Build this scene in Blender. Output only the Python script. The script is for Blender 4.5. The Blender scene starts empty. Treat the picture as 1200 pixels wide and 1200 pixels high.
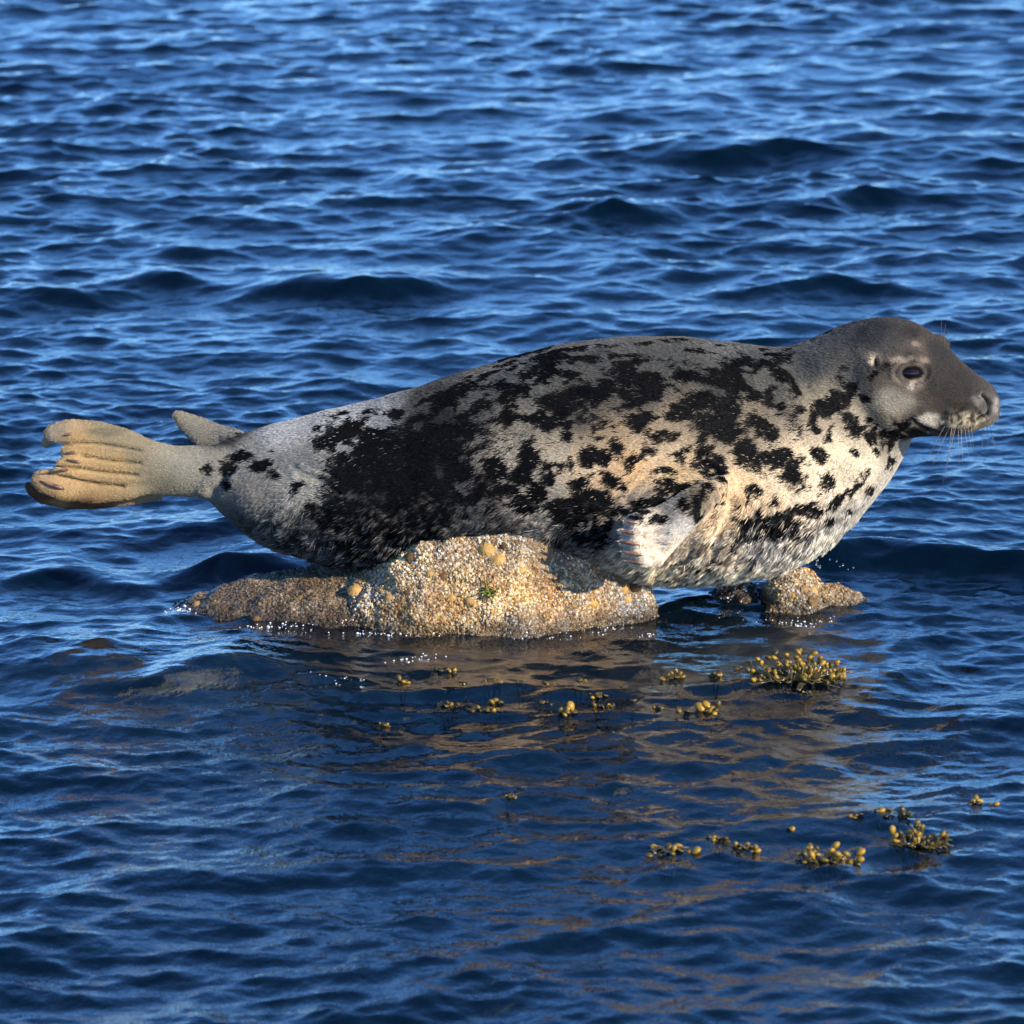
import bpy, bmesh, math, random
import numpy as np
from mathutils import Vector, Matrix
from mathutils.bvhtree import BVHTree

R = math.radians
scn = bpy.context.scene
col = scn.collection
rng = np.random.default_rng(7)
random.seed(7)

# ------------------------------------------------------------------ camera
PITCH = R(12.0); DIST = 11.0
TGT = Vector((0, 0, 0.2))
CAM = TGT + Vector((0, -math.cos(PITCH), math.sin(PITCH))) * DIST
LENS = 36 * DIST / 2.143
FPX = 1200 * LENS / 36
cam = bpy.data.cameras.new('camera'); camo = bpy.data.objects.new('camera', cam)
col.objects.link(camo); camo.location = CAM; camo.rotation_euler = (math.pi / 2 - PITCH, 0, 0)
cam.lens = LENS; cam.sensor_width = 36; cam.clip_start = 0.5; cam.clip_end = 6000
cam.dof.use_dof = True; cam.dof.focus_distance = 10.78; cam.dof.aperture_fstop = 9.0
scn.camera = camo

# ------------------------------------------------------------------ sky, sun, exposure
SUN_AZ, SUN_EL = R(52), R(24)          # azimuth measured from behind the camera towards the right
w = bpy.data.worlds.new('World'); scn.world = w; w.use_nodes = True
nt = w.node_tree; nt.nodes.clear()
sky = nt.nodes.new('ShaderNodeTexSky'); sky.sky_type = 'NISHITA'; sky.sun_disc = False
sky.sun_elevation = SUN_EL; sky.sun_rotation = math.pi - SUN_AZ
sky.altitude = 0; sky.air_density = 0.8; sky.dust_density = 0.0; sky.ozone_density = 10.0
bg = nt.nodes.new('ShaderNodeBackground'); bg.inputs['Strength'].default_value = 0.15
wo = nt.nodes.new('ShaderNodeOutputWorld')
nt.links.new(sky.outputs[0], bg.inputs[0]); nt.links.new(bg.outputs[0], wo.inputs[0])
sl = bpy.data.lights.new('sun', 'SUN'); slo = bpy.data.objects.new('sun', sl); col.objects.link(slo)
sl.energy = 3.8; sl.angle = R(0.5); sl.color = (1.0, 0.90, 0.76)
slo.rotation_euler = (math.pi / 2 - SUN_EL, 0, SUN_AZ); slo.location = (6, -4, 6)
scn.view_settings.view_transform = 'Standard'; scn.view_settings.look = 'None'
scn.view_settings.exposure = 1.0; scn.view_settings.gamma = 1.0; scn.view_settings.use_curve_mapping = False
scn.cycles.use_denoising = True; scn.cycles.denoising_prefilter = 'ACCURATE'; scn.cycles.denoising_input_passes = 'RGB_ALBEDO_NORMAL'
scn.cycles.max_bounces = 6; scn.cycles.transparent_max_bounces = 12; scn.cycles.sample_clamp_indirect = 4

# ------------------------------------------------------------------ helpers
def ray(px, py):
    f = Vector((0, math.cos(PITCH), -math.sin(PITCH))); u = Vector((0, math.sin(PITCH), math.cos(PITCH)))
    return (f + Vector((1, 0, 0)) * ((px - 600) / FPX) + u * ((600 - py) / FPX)).normalized()
def pw(px, py, Y=0.0):
    d = ray(px, py); return CAM + d * ((Y - CAM.y) / d.y)
def pz(px, py, Z=0.0):
    d = ray(px, py); return CAM + d * ((Z - CAM.z) / d.z)
M_PX = 1 / 560.0

_L = rng.random((64, 64, 64)).astype(np.float32)
def vnoise(P, f, seed=0):
    Q = P * f + np.array([seed * 13.7, seed * 7.3, seed * 3.1])
    I = np.floor(Q).astype(np.int64); F = Q - I; F = F * F * (3 - 2 * F)
    I0 = I & 63; I1 = (I + 1) & 63
    x0, y0, z0 = I0.T; x1, y1, z1 = I1.T; fx, fy, fz = F.T
    a = _L[x0, y0, z0] * (1 - fx) + _L[x1, y0, z0] * fx
    b = _L[x0, y1, z0] * (1 - fx) + _L[x1, y1, z0] * fx
    c = _L[x0, y0, z1] * (1 - fx) + _L[x1, y0, z1] * fx
    d = _L[x0, y1, z1] * (1 - fx) + _L[x1, y1, z1] * fx
    return ((a * (1 - fy) + b * fy) * (1 - fz) + (c * (1 - fy) + d * fy) * fz) * 2 - 1
def fbm(P, f, octv=4, seed=0, gain=0.5):
    s = 0; a = 1; t = 0
    for i in range(octv):
        s = s + a * vnoise(P, f * 2.03 ** i, seed + i * 5); t += a; a *= gain
    return s / t
def smooth(a, b, x):
    t = np.clip((x - a) / (b - a), 0, 1); return t * t * (3 - 2 * t)
def lin(c):
    c = np.asarray(c, float) / 255.0
    return np.where(c <= 0.04045, c / 12.92, ((c + 0.055) / 1.055) ** 2.4)

def link(o, parent=None):
    col.objects.link(o)
    if parent is not None: o.parent = parent
    return o
def mesh_obj(name, V, F, mat=None, parent=None, smooth_shade=True):
    me = bpy.data.meshes.new(name); me.from_pydata([tuple(v) for v in V], [], [tuple(f) for f in F])
    if smooth_shade: me.polygons.foreach_set('use_smooth', [True] * len(me.polygons))
    if mat: me.materials.append(mat)
    return link(bpy.data.objects.new(name, me), parent)
def fast_mesh(name, V, Q):
    """V (n,3), Q (m,k) faces of k corners"""
    me = bpy.data.meshes.new(name); k = Q.shape[1]
    me.vertices.add(len(V)); me.vertices.foreach_set('co', np.ascontiguousarray(V, np.float32).ravel())
    me.loops.add(Q.size); me.loops.foreach_set('vertex_index', Q.astype(np.int32).ravel())
    me.polygons.add(len(Q)); me.polygons.foreach_set('loop_start', np.arange(0, Q.size, k, dtype=np.int32))
    me.polygons.foreach_set('use_smooth', np.ones(len(Q), bool))
    me.update(calc_edges=True); return me
def tag(o, label, cat, group=None, kind=None):
    if label: o['label'] = label
    if cat: o['category'] = cat
    if group: o['group'] = group
    if kind: o['kind'] = kind
    return o
def empty(name, loc=(0, 0, 0)):
    o = bpy.data.objects.new(name, None); o.location = loc; o.empty_display_size = 0.1; col.objects.link(o); return o
def set_col(me, name, C):
    a = me.color_attributes.new(name, 'FLOAT_COLOR', 'POINT')
    a.data.foreach_set('color', np.concatenate([C, np.ones((len(C), 1))], 1).astype(np.float32).ravel())
def verts(me):
    V = np.empty(len(me.vertices) * 3, np.float32); me.vertices.foreach_get('co', V); return V.reshape(-1, 3).astype(np.float64)
def normals(me):
    V = np.empty(len(me.vertices) * 3, np.float32); me.vertex_normals.foreach_get('vector', V); return V.reshape(-1, 3).astype(np.float64)
def edges(me):
    E = np.empty(len(me.edges) * 2, np.int32); me.edges.foreach_get('vertices', E); return E.reshape(-1, 2)
def set_verts(me, V):
    me.vertices.foreach_set('co', V.astype(np.float32).ravel()); me.update()
def laplace(V, E, n, wt=None, lam=0.5):
    deg = np.bincount(E.ravel(), minlength=len(V)).astype(float)[:, None]; deg[deg == 0] = 1
    for _ in range(n):
        S = np.zeros_like(V)
        for k in range(3):
            S[:, k] = np.bincount(E[:, 0], V[E[:, 1], k], len(V)) + np.bincount(E[:, 1], V[E[:, 0], k], len(V))
        d = (S / deg - V) * lam
        V = V + (d if wt is None else d * wt[:, None])
    return V
def loft(rings, cap=True):
    """rings: list of (m,3) arrays -> V, F"""
    m = len(rings[0]); V = [p for r in rings for p in r]; F = []
    for i in range(len(rings) - 1):
        for j in range(m):
            F.append((i * m + j, i * m + (j + 1) % m, (i + 1) * m + (j + 1) % m, (i + 1) * m + j))
    if cap:
        for idx, rev in ((0, True), (len(rings) - 1, False)):
            c = len(V); V.append(np.mean(rings[idx], 0)); b = idx * m
            for j in range(m):
                F.append((c, b + (j + 1) % m, b + j) if rev else (c, b + j, b + (j + 1) % m))
    return V, F
def tube(pts, radii, seg=8, flat=1.0, flatdir=None):
    """tapered tube along pts; flat<1 squeezes it along flatdir"""
    pts = [np.array(p, float) for p in pts]; rings = []
    for i, p in enumerate(pts):
        t = pts[min(i + 1, len(pts) - 1)] - pts[max(i - 1, 0)]; t /= np.linalg.norm(t) + 1e-12
        f = np.array(flatdir if flatdir is not None else (0.13, -0.96, 0.2), float)
        f = f - t * f.dot(t); f /= np.linalg.norm(f) + 1e-12; s = np.cross(t, f)
        a = np.linspace(0, 2 * math.pi, seg, endpoint=False)
        r = radii[i]
        rings.append(p + np.outer(np.cos(a), s) * r + np.outer(np.sin(a), f) * r * flat)
    return loft(rings)
def catmull(P, n):
    P = np.array(P, float); out = []
    Q = np.vstack([2 * P[0] - P[1], P, 2 * P[-1] - P[-2]])
    for i in range(len(P) - 1):
        p0, p1, p2, p3 = Q[i:i + 4]
        for t in np.linspace(0, 1, n, endpoint=False):
            out.append(0.5 * (2 * p1 + (p2 - p0) * t + (2 * p0 - 5 * p1 + 4 * p2 - p3) * t * t + (3 * p1 - p0 - 3 * p2 + p3) * t ** 3))
    out.append(P[-1]); return np.array(out)
def remesh(V, F, voxel):
    me = bpy.data.meshes.new('tmp'); me.from_pydata([tuple(v) for v in V], [], [tuple(f) for f in F])
    o = bpy.data.objects.new('tmp', me); col.objects.link(o)
    m = o.modifiers.new('r', 'REMESH'); m.mode = 'VOXEL'; m.voxel_size = voxel; m.adaptivity = 0
    dg = bpy.context.evaluated_depsgraph_get(); out = bpy.data.meshes.new_from_object(o.evaluated_get(dg))
    bpy.data.objects.remove(o); bpy.data.meshes.remove(me)
    out.polygons.foreach_set('use_smooth', np.ones(len(out.polygons), bool)); return out
def join(parts):
    V = []; F = []
    for v, f in parts:
        b = len(V); V += list(v); F += [tuple(i + b for i in q) for q in f]
    return V, F
def bvh(me):
    return BVHTree.FromPolygons([v.co for v in me.vertices], [p.vertices for p in me.polygons])
def hit(tree, px, py):
    loc, nor, i, d = tree.ray_cast(CAM, ray(px, py)); return loc, nor, i

# ------------------------------------------------------------------ materials
def mat(name):
    m = bpy.data.materials.new(name); m.use_nodes = True
    return m, m.node_tree, m.node_tree.nodes['Principled BSDF']
def nnode(nt, kind, **kw):
    n = nt.nodes.new(kind)
    for k, v in kw.items(): n.inputs[k].default_value = v
    return n
def mix_rgb(nt, blend='MIX'):
    n = nt.nodes.new('ShaderNodeMix'); n.data_type = 'RGBA'; n.blend_type = blend; return n

def mat_water():
    m = bpy.data.materials.new('sea_water'); m.use_nodes = True; t = m.node_tree; t.nodes.clear()
    out = t.nodes.new('ShaderNodeOutputMaterial')
    tc = t.nodes.new('ShaderNodeTexCoord')
    mp = t.nodes.new('ShaderNodeMapping'); mp.inputs['Scale'].default_value = (1.0, 0.8, 1.0)
    n1 = nnode(t, 'ShaderNodeTexNoise', Scale=38.0, Detail=3.0, Roughness=0.6)
    b1 = nnode(t, 'ShaderNodeBump', Strength=0.5, Distance=0.006)
    gl = nnode(t, 'ShaderNodeBsdfGlossy', Roughness=0.03); gl.inputs['Color'].default_value = (1, 1, 1, 1)
    tr = t.nodes.new('ShaderNodeBsdfTransparent'); tr.inputs['Color'].default_value = (0.97, 0.98, 0.98, 1)
    fr = nnode(t, 'ShaderNodeFresnel', IOR=1.34)
    mx = t.nodes.new('ShaderNodeMixShader')
    L = t.links.new
    L(tc.outputs['Object'], mp.inputs[0]); L(mp.outputs[0], n1.inputs['Vector']); L(n1.outputs['Fac'], b1.inputs['Height'])
    L(b1.outputs[0], gl.inputs['Normal']); L(b1.outputs[0], fr.inputs['Normal'])
    df = t.nodes.new('ShaderNodeBsdfDiffuse'); df.inputs['Color'].default_value = (0.008, 0.12, 0.26, 1)   # light scattered back by the water itself
    body = t.nodes.new('ShaderNodeMixShader'); body.inputs[0].default_value = 0.03
    L(tr.outputs[0], body.inputs[1]); L(df.outputs[0], body.inputs[2])
    L(fr.outputs[0], mx.inputs[0]); L(body.outputs[0], mx.inputs[1]); L(gl.outputs[0], mx.inputs[2]); L(mx.outputs[0], out.inputs['Surface'])
    va = t.nodes.new('ShaderNodeVolumeAbsorption'); va.inputs['Color'].default_value = (0.35, 0.62, 0.66, 1); va.inputs['Density'].default_value = 2.6
    L(va.outputs[0], out.inputs['Volume'])
    m.cycles.homogeneous_volume = True
    return m
def mat_seabed():
    m, t, p = mat('seabed_weed_and_stone'); L = t.links.new
    tc = t.nodes.new('ShaderNodeTexCoord')
    n1 = nnode(t, 'ShaderNodeTexNoise', Scale=9.0, Detail=6.0, Roughness=0.65)
    n2 = nnode(t, 'ShaderNodeTexNoise', Scale=60.0, Detail=3.0, Roughness=0.6)
    r = t.nodes.new('ShaderNodeValToRGB'); e = r.color_ramp.elements
    e[0].position = 0.32; e[0].color = (0.016, 0.012, 0.006, 1); e[1].position = 0.72; e[1].color = (0.28, 0.22, 0.14, 1)
    x = e.new(0.5); x.color = (0.11, 0.085, 0.052, 1)
    mx = mix_rgb(t, 'OVERLAY'); mx.inputs[0].default_value = 0.6
    b = nnode(t, 'ShaderNodeBump', Strength=0.6, Distance=0.01)
    L(tc.outputs['Object'], n1.inputs['Vector']); L(tc.outputs['Object'], n2.inputs['Vector'])
    L(n1.outputs['Fac'], r.inputs[0]); L(r.outputs[0], mx.inputs[6]); L(n2.outputs['Color'], mx.inputs[7]); L(mx.outputs[2], p.inputs['Base Color'])
    L(n2.outputs['Fac'], b.inputs['Height']); L(b.outputs[0], p.inputs['Normal']); p.inputs['Roughness'].default_value = 0.8
    return m
def mat_rock():
    m, t, p = mat('wet_granite'); L = t.links.new
    tc = t.nodes.new('ShaderNodeTexCoord')
    n1 = nnode(t, 'ShaderNodeTexNoise', Scale=14.0, Detail=8.0, Roughness=0.7)
    n2 = nnode(t, 'ShaderNodeTexVoronoi', Scale=150.0)
    r = t.nodes.new('ShaderNodeValToRGB'); e = r.color_ramp.elements
    e[0].position = 0.3; e[0].color = (0.05, 0.035, 0.02, 1); e[1].position = 0.7; e[1].color = (0.42, 0.31, 0.18, 1)
    x = e.new(0.5); x.color = (0.17, 0.11, 0.06, 1)
    b = nnode(t, 'ShaderNodeBump', Strength=0.7, Distance=0.006)
    ge = t.nodes.new('ShaderNodeNewGeometry'); sp = t.nodes.new('ShaderNodeSeparateXYZ')
    wet = t.nodes.new('ShaderNodeMapRange'); wet.inputs['From Min'].default_value = 0.0; wet.inputs['From Max'].default_value = 0.045
    wet.inputs['To Min'].default_value = 0.3; wet.inputs['To Max'].default_value = 1.0
    rr = t.nodes.new('ShaderNodeMapRange'); rr.inputs['From Min'].default_value = 0.0; rr.inputs['From Max'].default_value = 0.07
    rr.inputs['To Min'].default_value = 0.18; rr.inputs['To Max'].default_value = 0.7
    mu = mix_rgb(t, 'MULTIPLY'); mu.inputs[0].default_value = 1.0
    L(tc.outputs['Object'], n1.inputs['Vector']); L(tc.outputs['Object'], n2.inputs['Vector'])
    L(n1.outputs['Fac'], r.inputs[0]); L(ge.outputs['Position'], sp.inputs[0]); L(sp.outputs['Z'], wet.inputs[0]); L(sp.outputs['Z'], rr.inputs[0])
    L(r.outputs[0], mu.inputs[6]); L(wet.outputs[0], mu.inputs[7]); L(mu.outputs[2], p.inputs['Base Color']); L(rr.outputs[0], p.inputs['Roughness'])
    L(n2.outputs['Distance'], b.inputs['Height']); L(b.outputs[0], p.inputs['Normal'])
    return m
def mat_attr(name, rough=0.6, spec=0.4, bump=0.0, scale=300.0, attr='col', coat=0.0):
    m, t, p = mat(name); L = t.links.new
    a = t.nodes.new('ShaderNodeAttribute'); a.attribute_name = attr
    L(a.outputs['Color'], p.inputs['Base Color'])
    p.inputs['Roughness'].default_value = rough; p.inputs['Specular IOR Level'].default_value = spec; p.inputs['Coat Weight'].default_value = coat
    if bump:
        tc = t.nodes.new('ShaderNodeTexCoord'); n = nnode(t, 'ShaderNodeTexNoise', Scale=scale, Detail=3.0)
        b = nnode(t, 'ShaderNodeBump', Strength=bump, Distance=0.003)
        L(tc.outputs['Object'], n.inputs['Vector']); L(n.outputs['Fac'], b.inputs['Height']); L(b.outputs[0], p.inputs['Normal'])
    return m
def mat_noise(name, c0, c1, scale=60, rough=0.5, spec=0.5, coat=0.0, sss=0.0, per_object=False):
    m, t, p = mat(name); L = t.links.new
    tc = t.nodes.new('ShaderNodeTexCoord'); n = nnode(t, 'ShaderNodeTexNoise', Scale=scale, Detail=3.0)
    r = t.nodes.new('ShaderNodeValToRGB'); e = r.color_ramp.elements
    e[0].position = 0.35; e[0].color = (*c0, 1); e[1].position = 0.68; e[1].color = (*c1, 1)
    L(tc.outputs['Object'], n.inputs['Vector'])
    if per_object:
        oi = t.nodes.new('ShaderNodeObjectInfo'); ma = t.nodes.new('ShaderNodeMath'); ma.operation = 'MULTIPLY_ADD'
        ma.inputs[1].default_value = 0.5; 
        ad = t.nodes.new('ShaderNodeMath'); ad.operation = 'MULTIPLY'; ad.inputs[1].default_value = 0.5
        L(n.outputs['Fac'], ad.inputs[0]); L(oi.outputs['Random'], ma.inputs[0]); L(ad.outputs[0], ma.inputs[2]); L(ma.outputs[0], r.inputs[0])
    else:
        L(n.outputs['Fac'], r.inputs[0])
    L(r.outputs[0], p.inputs['Base Color']); p.inputs['Roughness'].default_value = rough
    p.inputs['Specular IOR Level'].default_value = spec; p.inputs['Coat Weight'].default_value = coat
    p.inputs['Subsurface Weight'].default_value = sss; p.inputs['Subsurface Radius'].default_value = (0.01, 0.006, 0.002)
    return m
def mat_drop():
    m, t, p = mat('water_drop'); p.inputs['Base Color'].default_value = (1, 1, 1, 1); p.inputs['Roughness'].default_value = 0.02
    p.inputs['Transmission Weight'].default_value = 1.0; p.inputs['IOR'].default_value = 1.33; return m

# ------------------------------------------------------------------ the sea
def fft_tile(L, N, peak, spread, wind, seed, kmax_wl):
    g = np.random.default_rng(seed)
    k1 = np.fft.fftfreq(N, L / N) * 2 * math.pi
    KX, KY = np.meshgrid(k1, k1, indexing='ij'); K = np.hypot(KX, KY); K[0, 0] = 1
    kp = 2 * math.pi / peak; kc = 2 * math.pi / kmax_wl
    ct = (KX * wind[0] + KY * wind[1]) / K
    P = np.exp(-0.75 * (kp / K) ** 4) / K ** 4.0 * np.exp(-(K / kc) ** 2) * (0.16 + np.abs(ct) ** spread) * np.where(ct < 0, 0.25, 1)
    P[0, 0] = 0
    H = np.sqrt(P) * (g.normal(size=(N, N)) + 1j * g.normal(size=(N, N)))
    h = np.fft.ifft2(H).real
    hx = np.fft.ifft2(1j * KX * H).real; hy = np.fft.ifft2(1j * KY * H).real
    s = math.sqrt((hx ** 2 + hy ** 2).mean())
    dx = np.fft.ifft2(-1j * KX / K * H).real; dy = np.fft.ifft2(-1j * KY / K * H).real
    return h / s, dx / s, dy / s, L, N
def sample_tile(tile, X, Y):
    h, dx, dy, L, N = tile
    u = (X / L * N) % N; v = (Y / L * N) % N
    i = np.floor(u).astype(int) % N; j = np.floor(v).astype(int) % N; fu = u - np.floor(u); fv = v - np.floor(v)
    i1 = (i + 1) % N; j1 = (j + 1) % N
    def s(a): return (a[i, j] * (1 - fu) + a[i1, j] * fu) * (1 - fv) + (a[i, j1] * (1 - fu) + a[i1, j1] * fu) * fv
    return s(h), s(dx), s(dy)
TILE_A = fft_tile(7.7, 512, 0.85, 2.5, (0.35, -0.94), 3, 0.07)
TILE_B = fft_tile(2.9, 512, 0.26, 1.5, (-0.25, -0.97), 4, 0.022)

def ridge(X, Y, px, py, half, width, H, slant=0.0, z=0.0):
    c = pz(px, py, z); u = (X - c.x) / half; v = (Y - c.y - slant * (X - c.x) - 0.25 * width * np.sin(3.1 * u + px)) / width
    v = np.where(v < 0, v * 1.7, v * 0.8)      # steeper towards the camera
    return H * np.exp(-u ** 2) * np.exp(-v ** 2)
def water_height(X, Y, fade=1.0, chop=True):
    c = pz(640, 765)
    lee = np.exp(-(((X - c.x) / 0.62) ** 2) ** 2 - (((Y - c.y) / 0.26) ** 2) ** 2)
    front = np.exp(-(((X - 0.1) / 1.3) ** 2) ** 2) * smooth(-0.3, -0.9, Y) * smooth(-4.2, -2.2, Y)
    far = smooth(0.5, 6.0, Y)
    PP = np.stack([X, Y * 0.6, X * 0], -1).reshape(-1, 3); gust = 1 + 0.75 * fbm(PP, 0.9, 3, 6).reshape(X.shape); gusta = 1 + 0.5 * fbm(PP, 0.6, 2, 9).reshape(X.shape)
    sa = gusta * (0.130 + 0.035 * far) * (1 - 0.6 * lee) * (1 - 0.28 * front)
    sb = gust * (0.172 - 0.03 * far) * (1 - 0.3 * lee) * (1 - 0.15 * front)
    ha, ax, ay = sample_tile(TILE_A, X, Y); hb, bx, by = sample_tile(TILE_B, X * 0.94 + Y * 0.342, -X * 0.342 + Y * 0.94)
    h = sa * ha + sb * hb * fade
    h = h * 0.9
    big = ridge(X, Y, 400, 345, 0.27, 0.13, 0.062, 0.10) + ridge(X, Y, 190, 335, 0.17, 0.12, 0.042, -0.1) + ridge(X, Y, 60, 350, 0.16, 0.11, 0.030)
    big = big + ridge(X, Y, 1120, 668, 0.24, 0.12, 0.062, -0.08) + ridge(X, Y, 985, 662, 0.12, 0.09, 0.030, 0.1)
    big = big + ridge(X, Y, 290, 672, 0.17, 0.10, 0.050, 0.12) + ridge(X, Y, 110, 682, 0.15, 0.10, 0.036, -0.1)
    big = big + ridge(X, Y, 245, 795, 0.22, 0.20, 0.048, 0.1) + ridge(X, Y, 640, 815, 0.4, 0.06, 0.012, 0.05) + ridge(X, Y, 80, 785, 0.22, 0.2, 0.034, 0.1)
    big = big + ridge(X, Y, 860, 180, 0.25, 0.2, 0.05, 0.1) + ridge(X, Y, 700, 250, 0.2, 0.15, 0.035) + ridge(X, Y, 1020, 165, 0.3, 0.2, 0.05)
    h = h + big
    if not chop: return h
    return h, -(sa * ax + 0.94 * sb * bx * fade) * 1.1, -(sa * ay + 0.94 * sb * by * fade) * 1.1
def axis(lo, hi, step_fn, outer_lo, outer_hi):
    a = [lo]
    while a[-1] < hi: a.append(a[-1] + step_fn(a[-1]))
    s = 0.05; b = []; x = a[-1]
    while x < outer_hi: x += s; s *= 1.22; b.append(x)
    s = 0.05; c = []; x = lo
    while x > outer_lo: x -= s; s *= 1.22; c.append(x)
    return np.array(c[::-1] + a + b)
XS = axis(-2.9, 2.9, lambda x: 0.0085 if abs(x) < 1.5 else 0.013, -900, 900)
YS = axis(-3.1, 13.5, lambda y: 0.0095 if y < 1.0 else 0.0095 + 0.0016 * (y - 1), -900, 2500)

def build_sea():
    X, Y = np.meshgrid(XS, YS, indexing='ij'); nx, ny = X.shape
    inside = smooth(40, 5, np.abs(X)) * smooth(60, 16, Y) * smooth(-40, -5, Y)
    H, DX, DY = water_height(X, Y, fade=inside)
    k = smooth(120, 30, np.abs(X)) * smooth(150, 40, np.abs(Y))
    V = np.stack([X + DX * k * inside, Y + DY * k * inside, H * (0.3 + 0.7 * k)], -1).reshape(-1, 3)
    idx = np.arange(nx * ny).reshape(nx, ny)
    Q = np.stack([idx[:-1, :-1], idx[1:, :-1], idx[1:, 1:], idx[:-1, 1:]], -1).reshape(-1, 4)
    # closed body of water: skirt and floor far below the seabed
    border = np.concatenate([idx[:, 0], idx[-1, 1:], idx[-2::-1, -1], idx[0, -2:0:-1]])
    nb = len(border); Vb = V[border].copy(); Vb[:, 2] = -6.0
    b0 = len(V); V = np.concatenate([V, Vb]); bi = np.arange(nb) + b0
    S = np.stack([border, bi, np.roll(bi, -1), np.roll(border, -1)], -1)
    me = fast_mesh('sea', V, np.concatenate([Q, S]))
    bm = bmesh.new(); bm.from_mesh(me); bm.verts.ensure_lookup_table()
    bm.faces.new([bm.verts[int(i)] for i in bi[::-1]]); bm.to_mesh(me); bm.free()
    me.materials.append(mat_water())
    o = link(bpy.data.objects.new('sea', me)); tag(o, 'choppy deep blue sea around the rocks', 'sea', kind='structure')
    return o

SHOALS = [  # px, py on the water, radius x, radius y (m), crest depth (m)
    (600, 770, 0.62, 0.50, -0.05), (860, 790, 0.45, 0.45, -0.05), (730, 880, 0.55, 0.55, -0.05), (880, 960, 0.45, 0.6, -0.07),
    (1040, 980, 0.35, 0.5, -0.07), (250, 778, 0.34, 0.30, -0.006), (90, 785, 0.36, 0.30, -0.008), (420, 775, 0.4, 0.4, -0.04),
    (700, 1010, 0.5, 0.5, -0.10), (560, 900, 0.4, 0.4, -0.10), (960, 740, 0.3, 0.3, -0.03), (1000, 1080, 0.5, 0.6, -0.16)]
def seabed_height(X, Y):
    z = np.full(X.shape, -2.8)
    for px, py, rx, ry, d in SHOALS:
        c = pz(px, py, d); q = ((X - c.x) / rx) ** 2 + ((Y - c.y) / ry) ** 2
        z = np.maximum(z, d - 0.06 * q - 0.5 * np.maximum(q - 1, 0))
    P = np.stack([X, Y, X * 0], -1).reshape(-1, 3)
    n = fbm(P, 3.5, 5, 2).reshape(X.shape)
    return np.maximum(z, -2.8) + n * np.where(z > -1.0, 0.034, 0.25)
def build_seabed():
    xs = axis(-1.9, 1.9, lambda x: 0.02, -1000, 1000); ys = axis(-2.8, 1.0, lambda y: 0.02, -1000, 2600)
    X, Y = np.meshgrid(xs, ys, indexing='ij'); Z = seabed_height(X, Y)
    idx = np.arange(X.size).reshape(X.shape)
    Q = np.stack([idx[:-1, :-1], idx[1:, :-1], idx[1:, 1:], idx[:-1, 1:]], -1).reshape(-1, 4)
    me = fast_mesh('seabed', np.stack([X, Y, Z], -1).reshape(-1, 3), Q); me.materials.append(mat_seabed())
    o = link(bpy.data.objects.new('seabed', me)); tag(o, 'brown stony reef lying just under the water', 'seabed', kind='structure')
build_sea(); build_seabed()

# ------------------------------------------------------------------ rocks
M_ROCK = mat_rock()
M_BARN = mat_attr('barnacle_shell', rough=0.55, spec=0.35)
M_LIMP = mat_noise('limpet_shell', (0.07, 0.035, 0.012), (0.46, 0.27, 0.08), 4.5, 0.6, 0.3, per_object=True)
M_ALGA = mat_noise('green_alga', (0.03, 0.06, 0.005), (0.22, 0.26, 0.03), 120, 0.5)

def rock_mesh(profile, yc, depth, floor=-0.30, rough=0.02, seed=0, voxel=0.009, n_exp=2.6, facets=(), back=None, lift=0.0):
    """profile: (px, py) of the skyline. Every section across the rock is a rounded hump standing on the seabed."""
    prof = catmull(profile, 6); rings = []; n = 40
    for px, py in prof:
        crest = pw(px, py, yc(px) - 0.05); W = depth(px)
        H = crest.z - floor; a = np.linspace(0, math.pi, n)
        cy = np.sign(np.cos(a)) * np.abs(np.cos(a)) ** (2 / n_exp); cz = np.abs(np.sin(a)) ** (2 / n_exp)
        top = np.stack([np.full(n, crest.x), yc(px) - np.where(cy > 0, W, back if back else W) * cy, floor + (H + lift) * cz], -1)
        rings.append(top)
    V, F = loft(rings)
    me = remesh(V, F, voxel); V = verts(me); E = edges(me); V = laplace(V, E, 10)
    for (p0, nrm, wdt) in facets:      # planar breaks: shave what stands outside a plane
        p0 = np.array(p0); nn = np.array(nrm, float); nn /= np.linalg.norm(nn)
        d = (V - p0) @ nn; V = V - np.outer(np.clip(d, 0, wdt) * 0.92, nn)
    set_verts(me, V); N = normals(me)
    d = fbm(V, 7, 4, seed) * rough * 1.3 + np.abs(fbm(V, 16, 4, seed + 3)) * rough * 0.8 + fbm(V, 60, 3, seed + 9) * 0.003
    set_verts(me, V + N * d[:, None]); me.materials.append(M_ROCK)
    return me
def scatter(me, n, seed, zmin, keep=None):
    g = np.random.default_rng(seed)
    me.calc_loop_triangles(); T = np.empty(len(me.loop_triangles) * 3, np.int32); me.loop_triangles.foreach_get('vertices', T); T = T.reshape(-1, 3)
    V = verts(me); N = normals(me)
    A = 0.5 * np.linalg.norm(np.cross(V[T[:, 1]] - V[T[:, 0]], V[T[:, 2]] - V[T[:, 0]]), axis=1)
    wgt = A * (V[T].mean(1)[:, 2] > zmin)
    if keep is not None: wgt = wgt * keep(V[T].mean(1), N[T].mean(1))
    f = g.choice(len(T), n, p=wgt / wgt.sum()); u = g.random((n, 2)); s = u.sum(1) > 1; u[s] = 1 - u[s]
    b = np.stack([1 - u.sum(1), u[:, 0], u[:, 1]], 1)[:, :, None]
    P = (V[T[f]] * b).sum(1); Nn = (N[T[f]] * b).sum(1); Nn /= np.linalg.norm(Nn, axis=1)[:, None]
    return P, Nn, f, T, b
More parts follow.
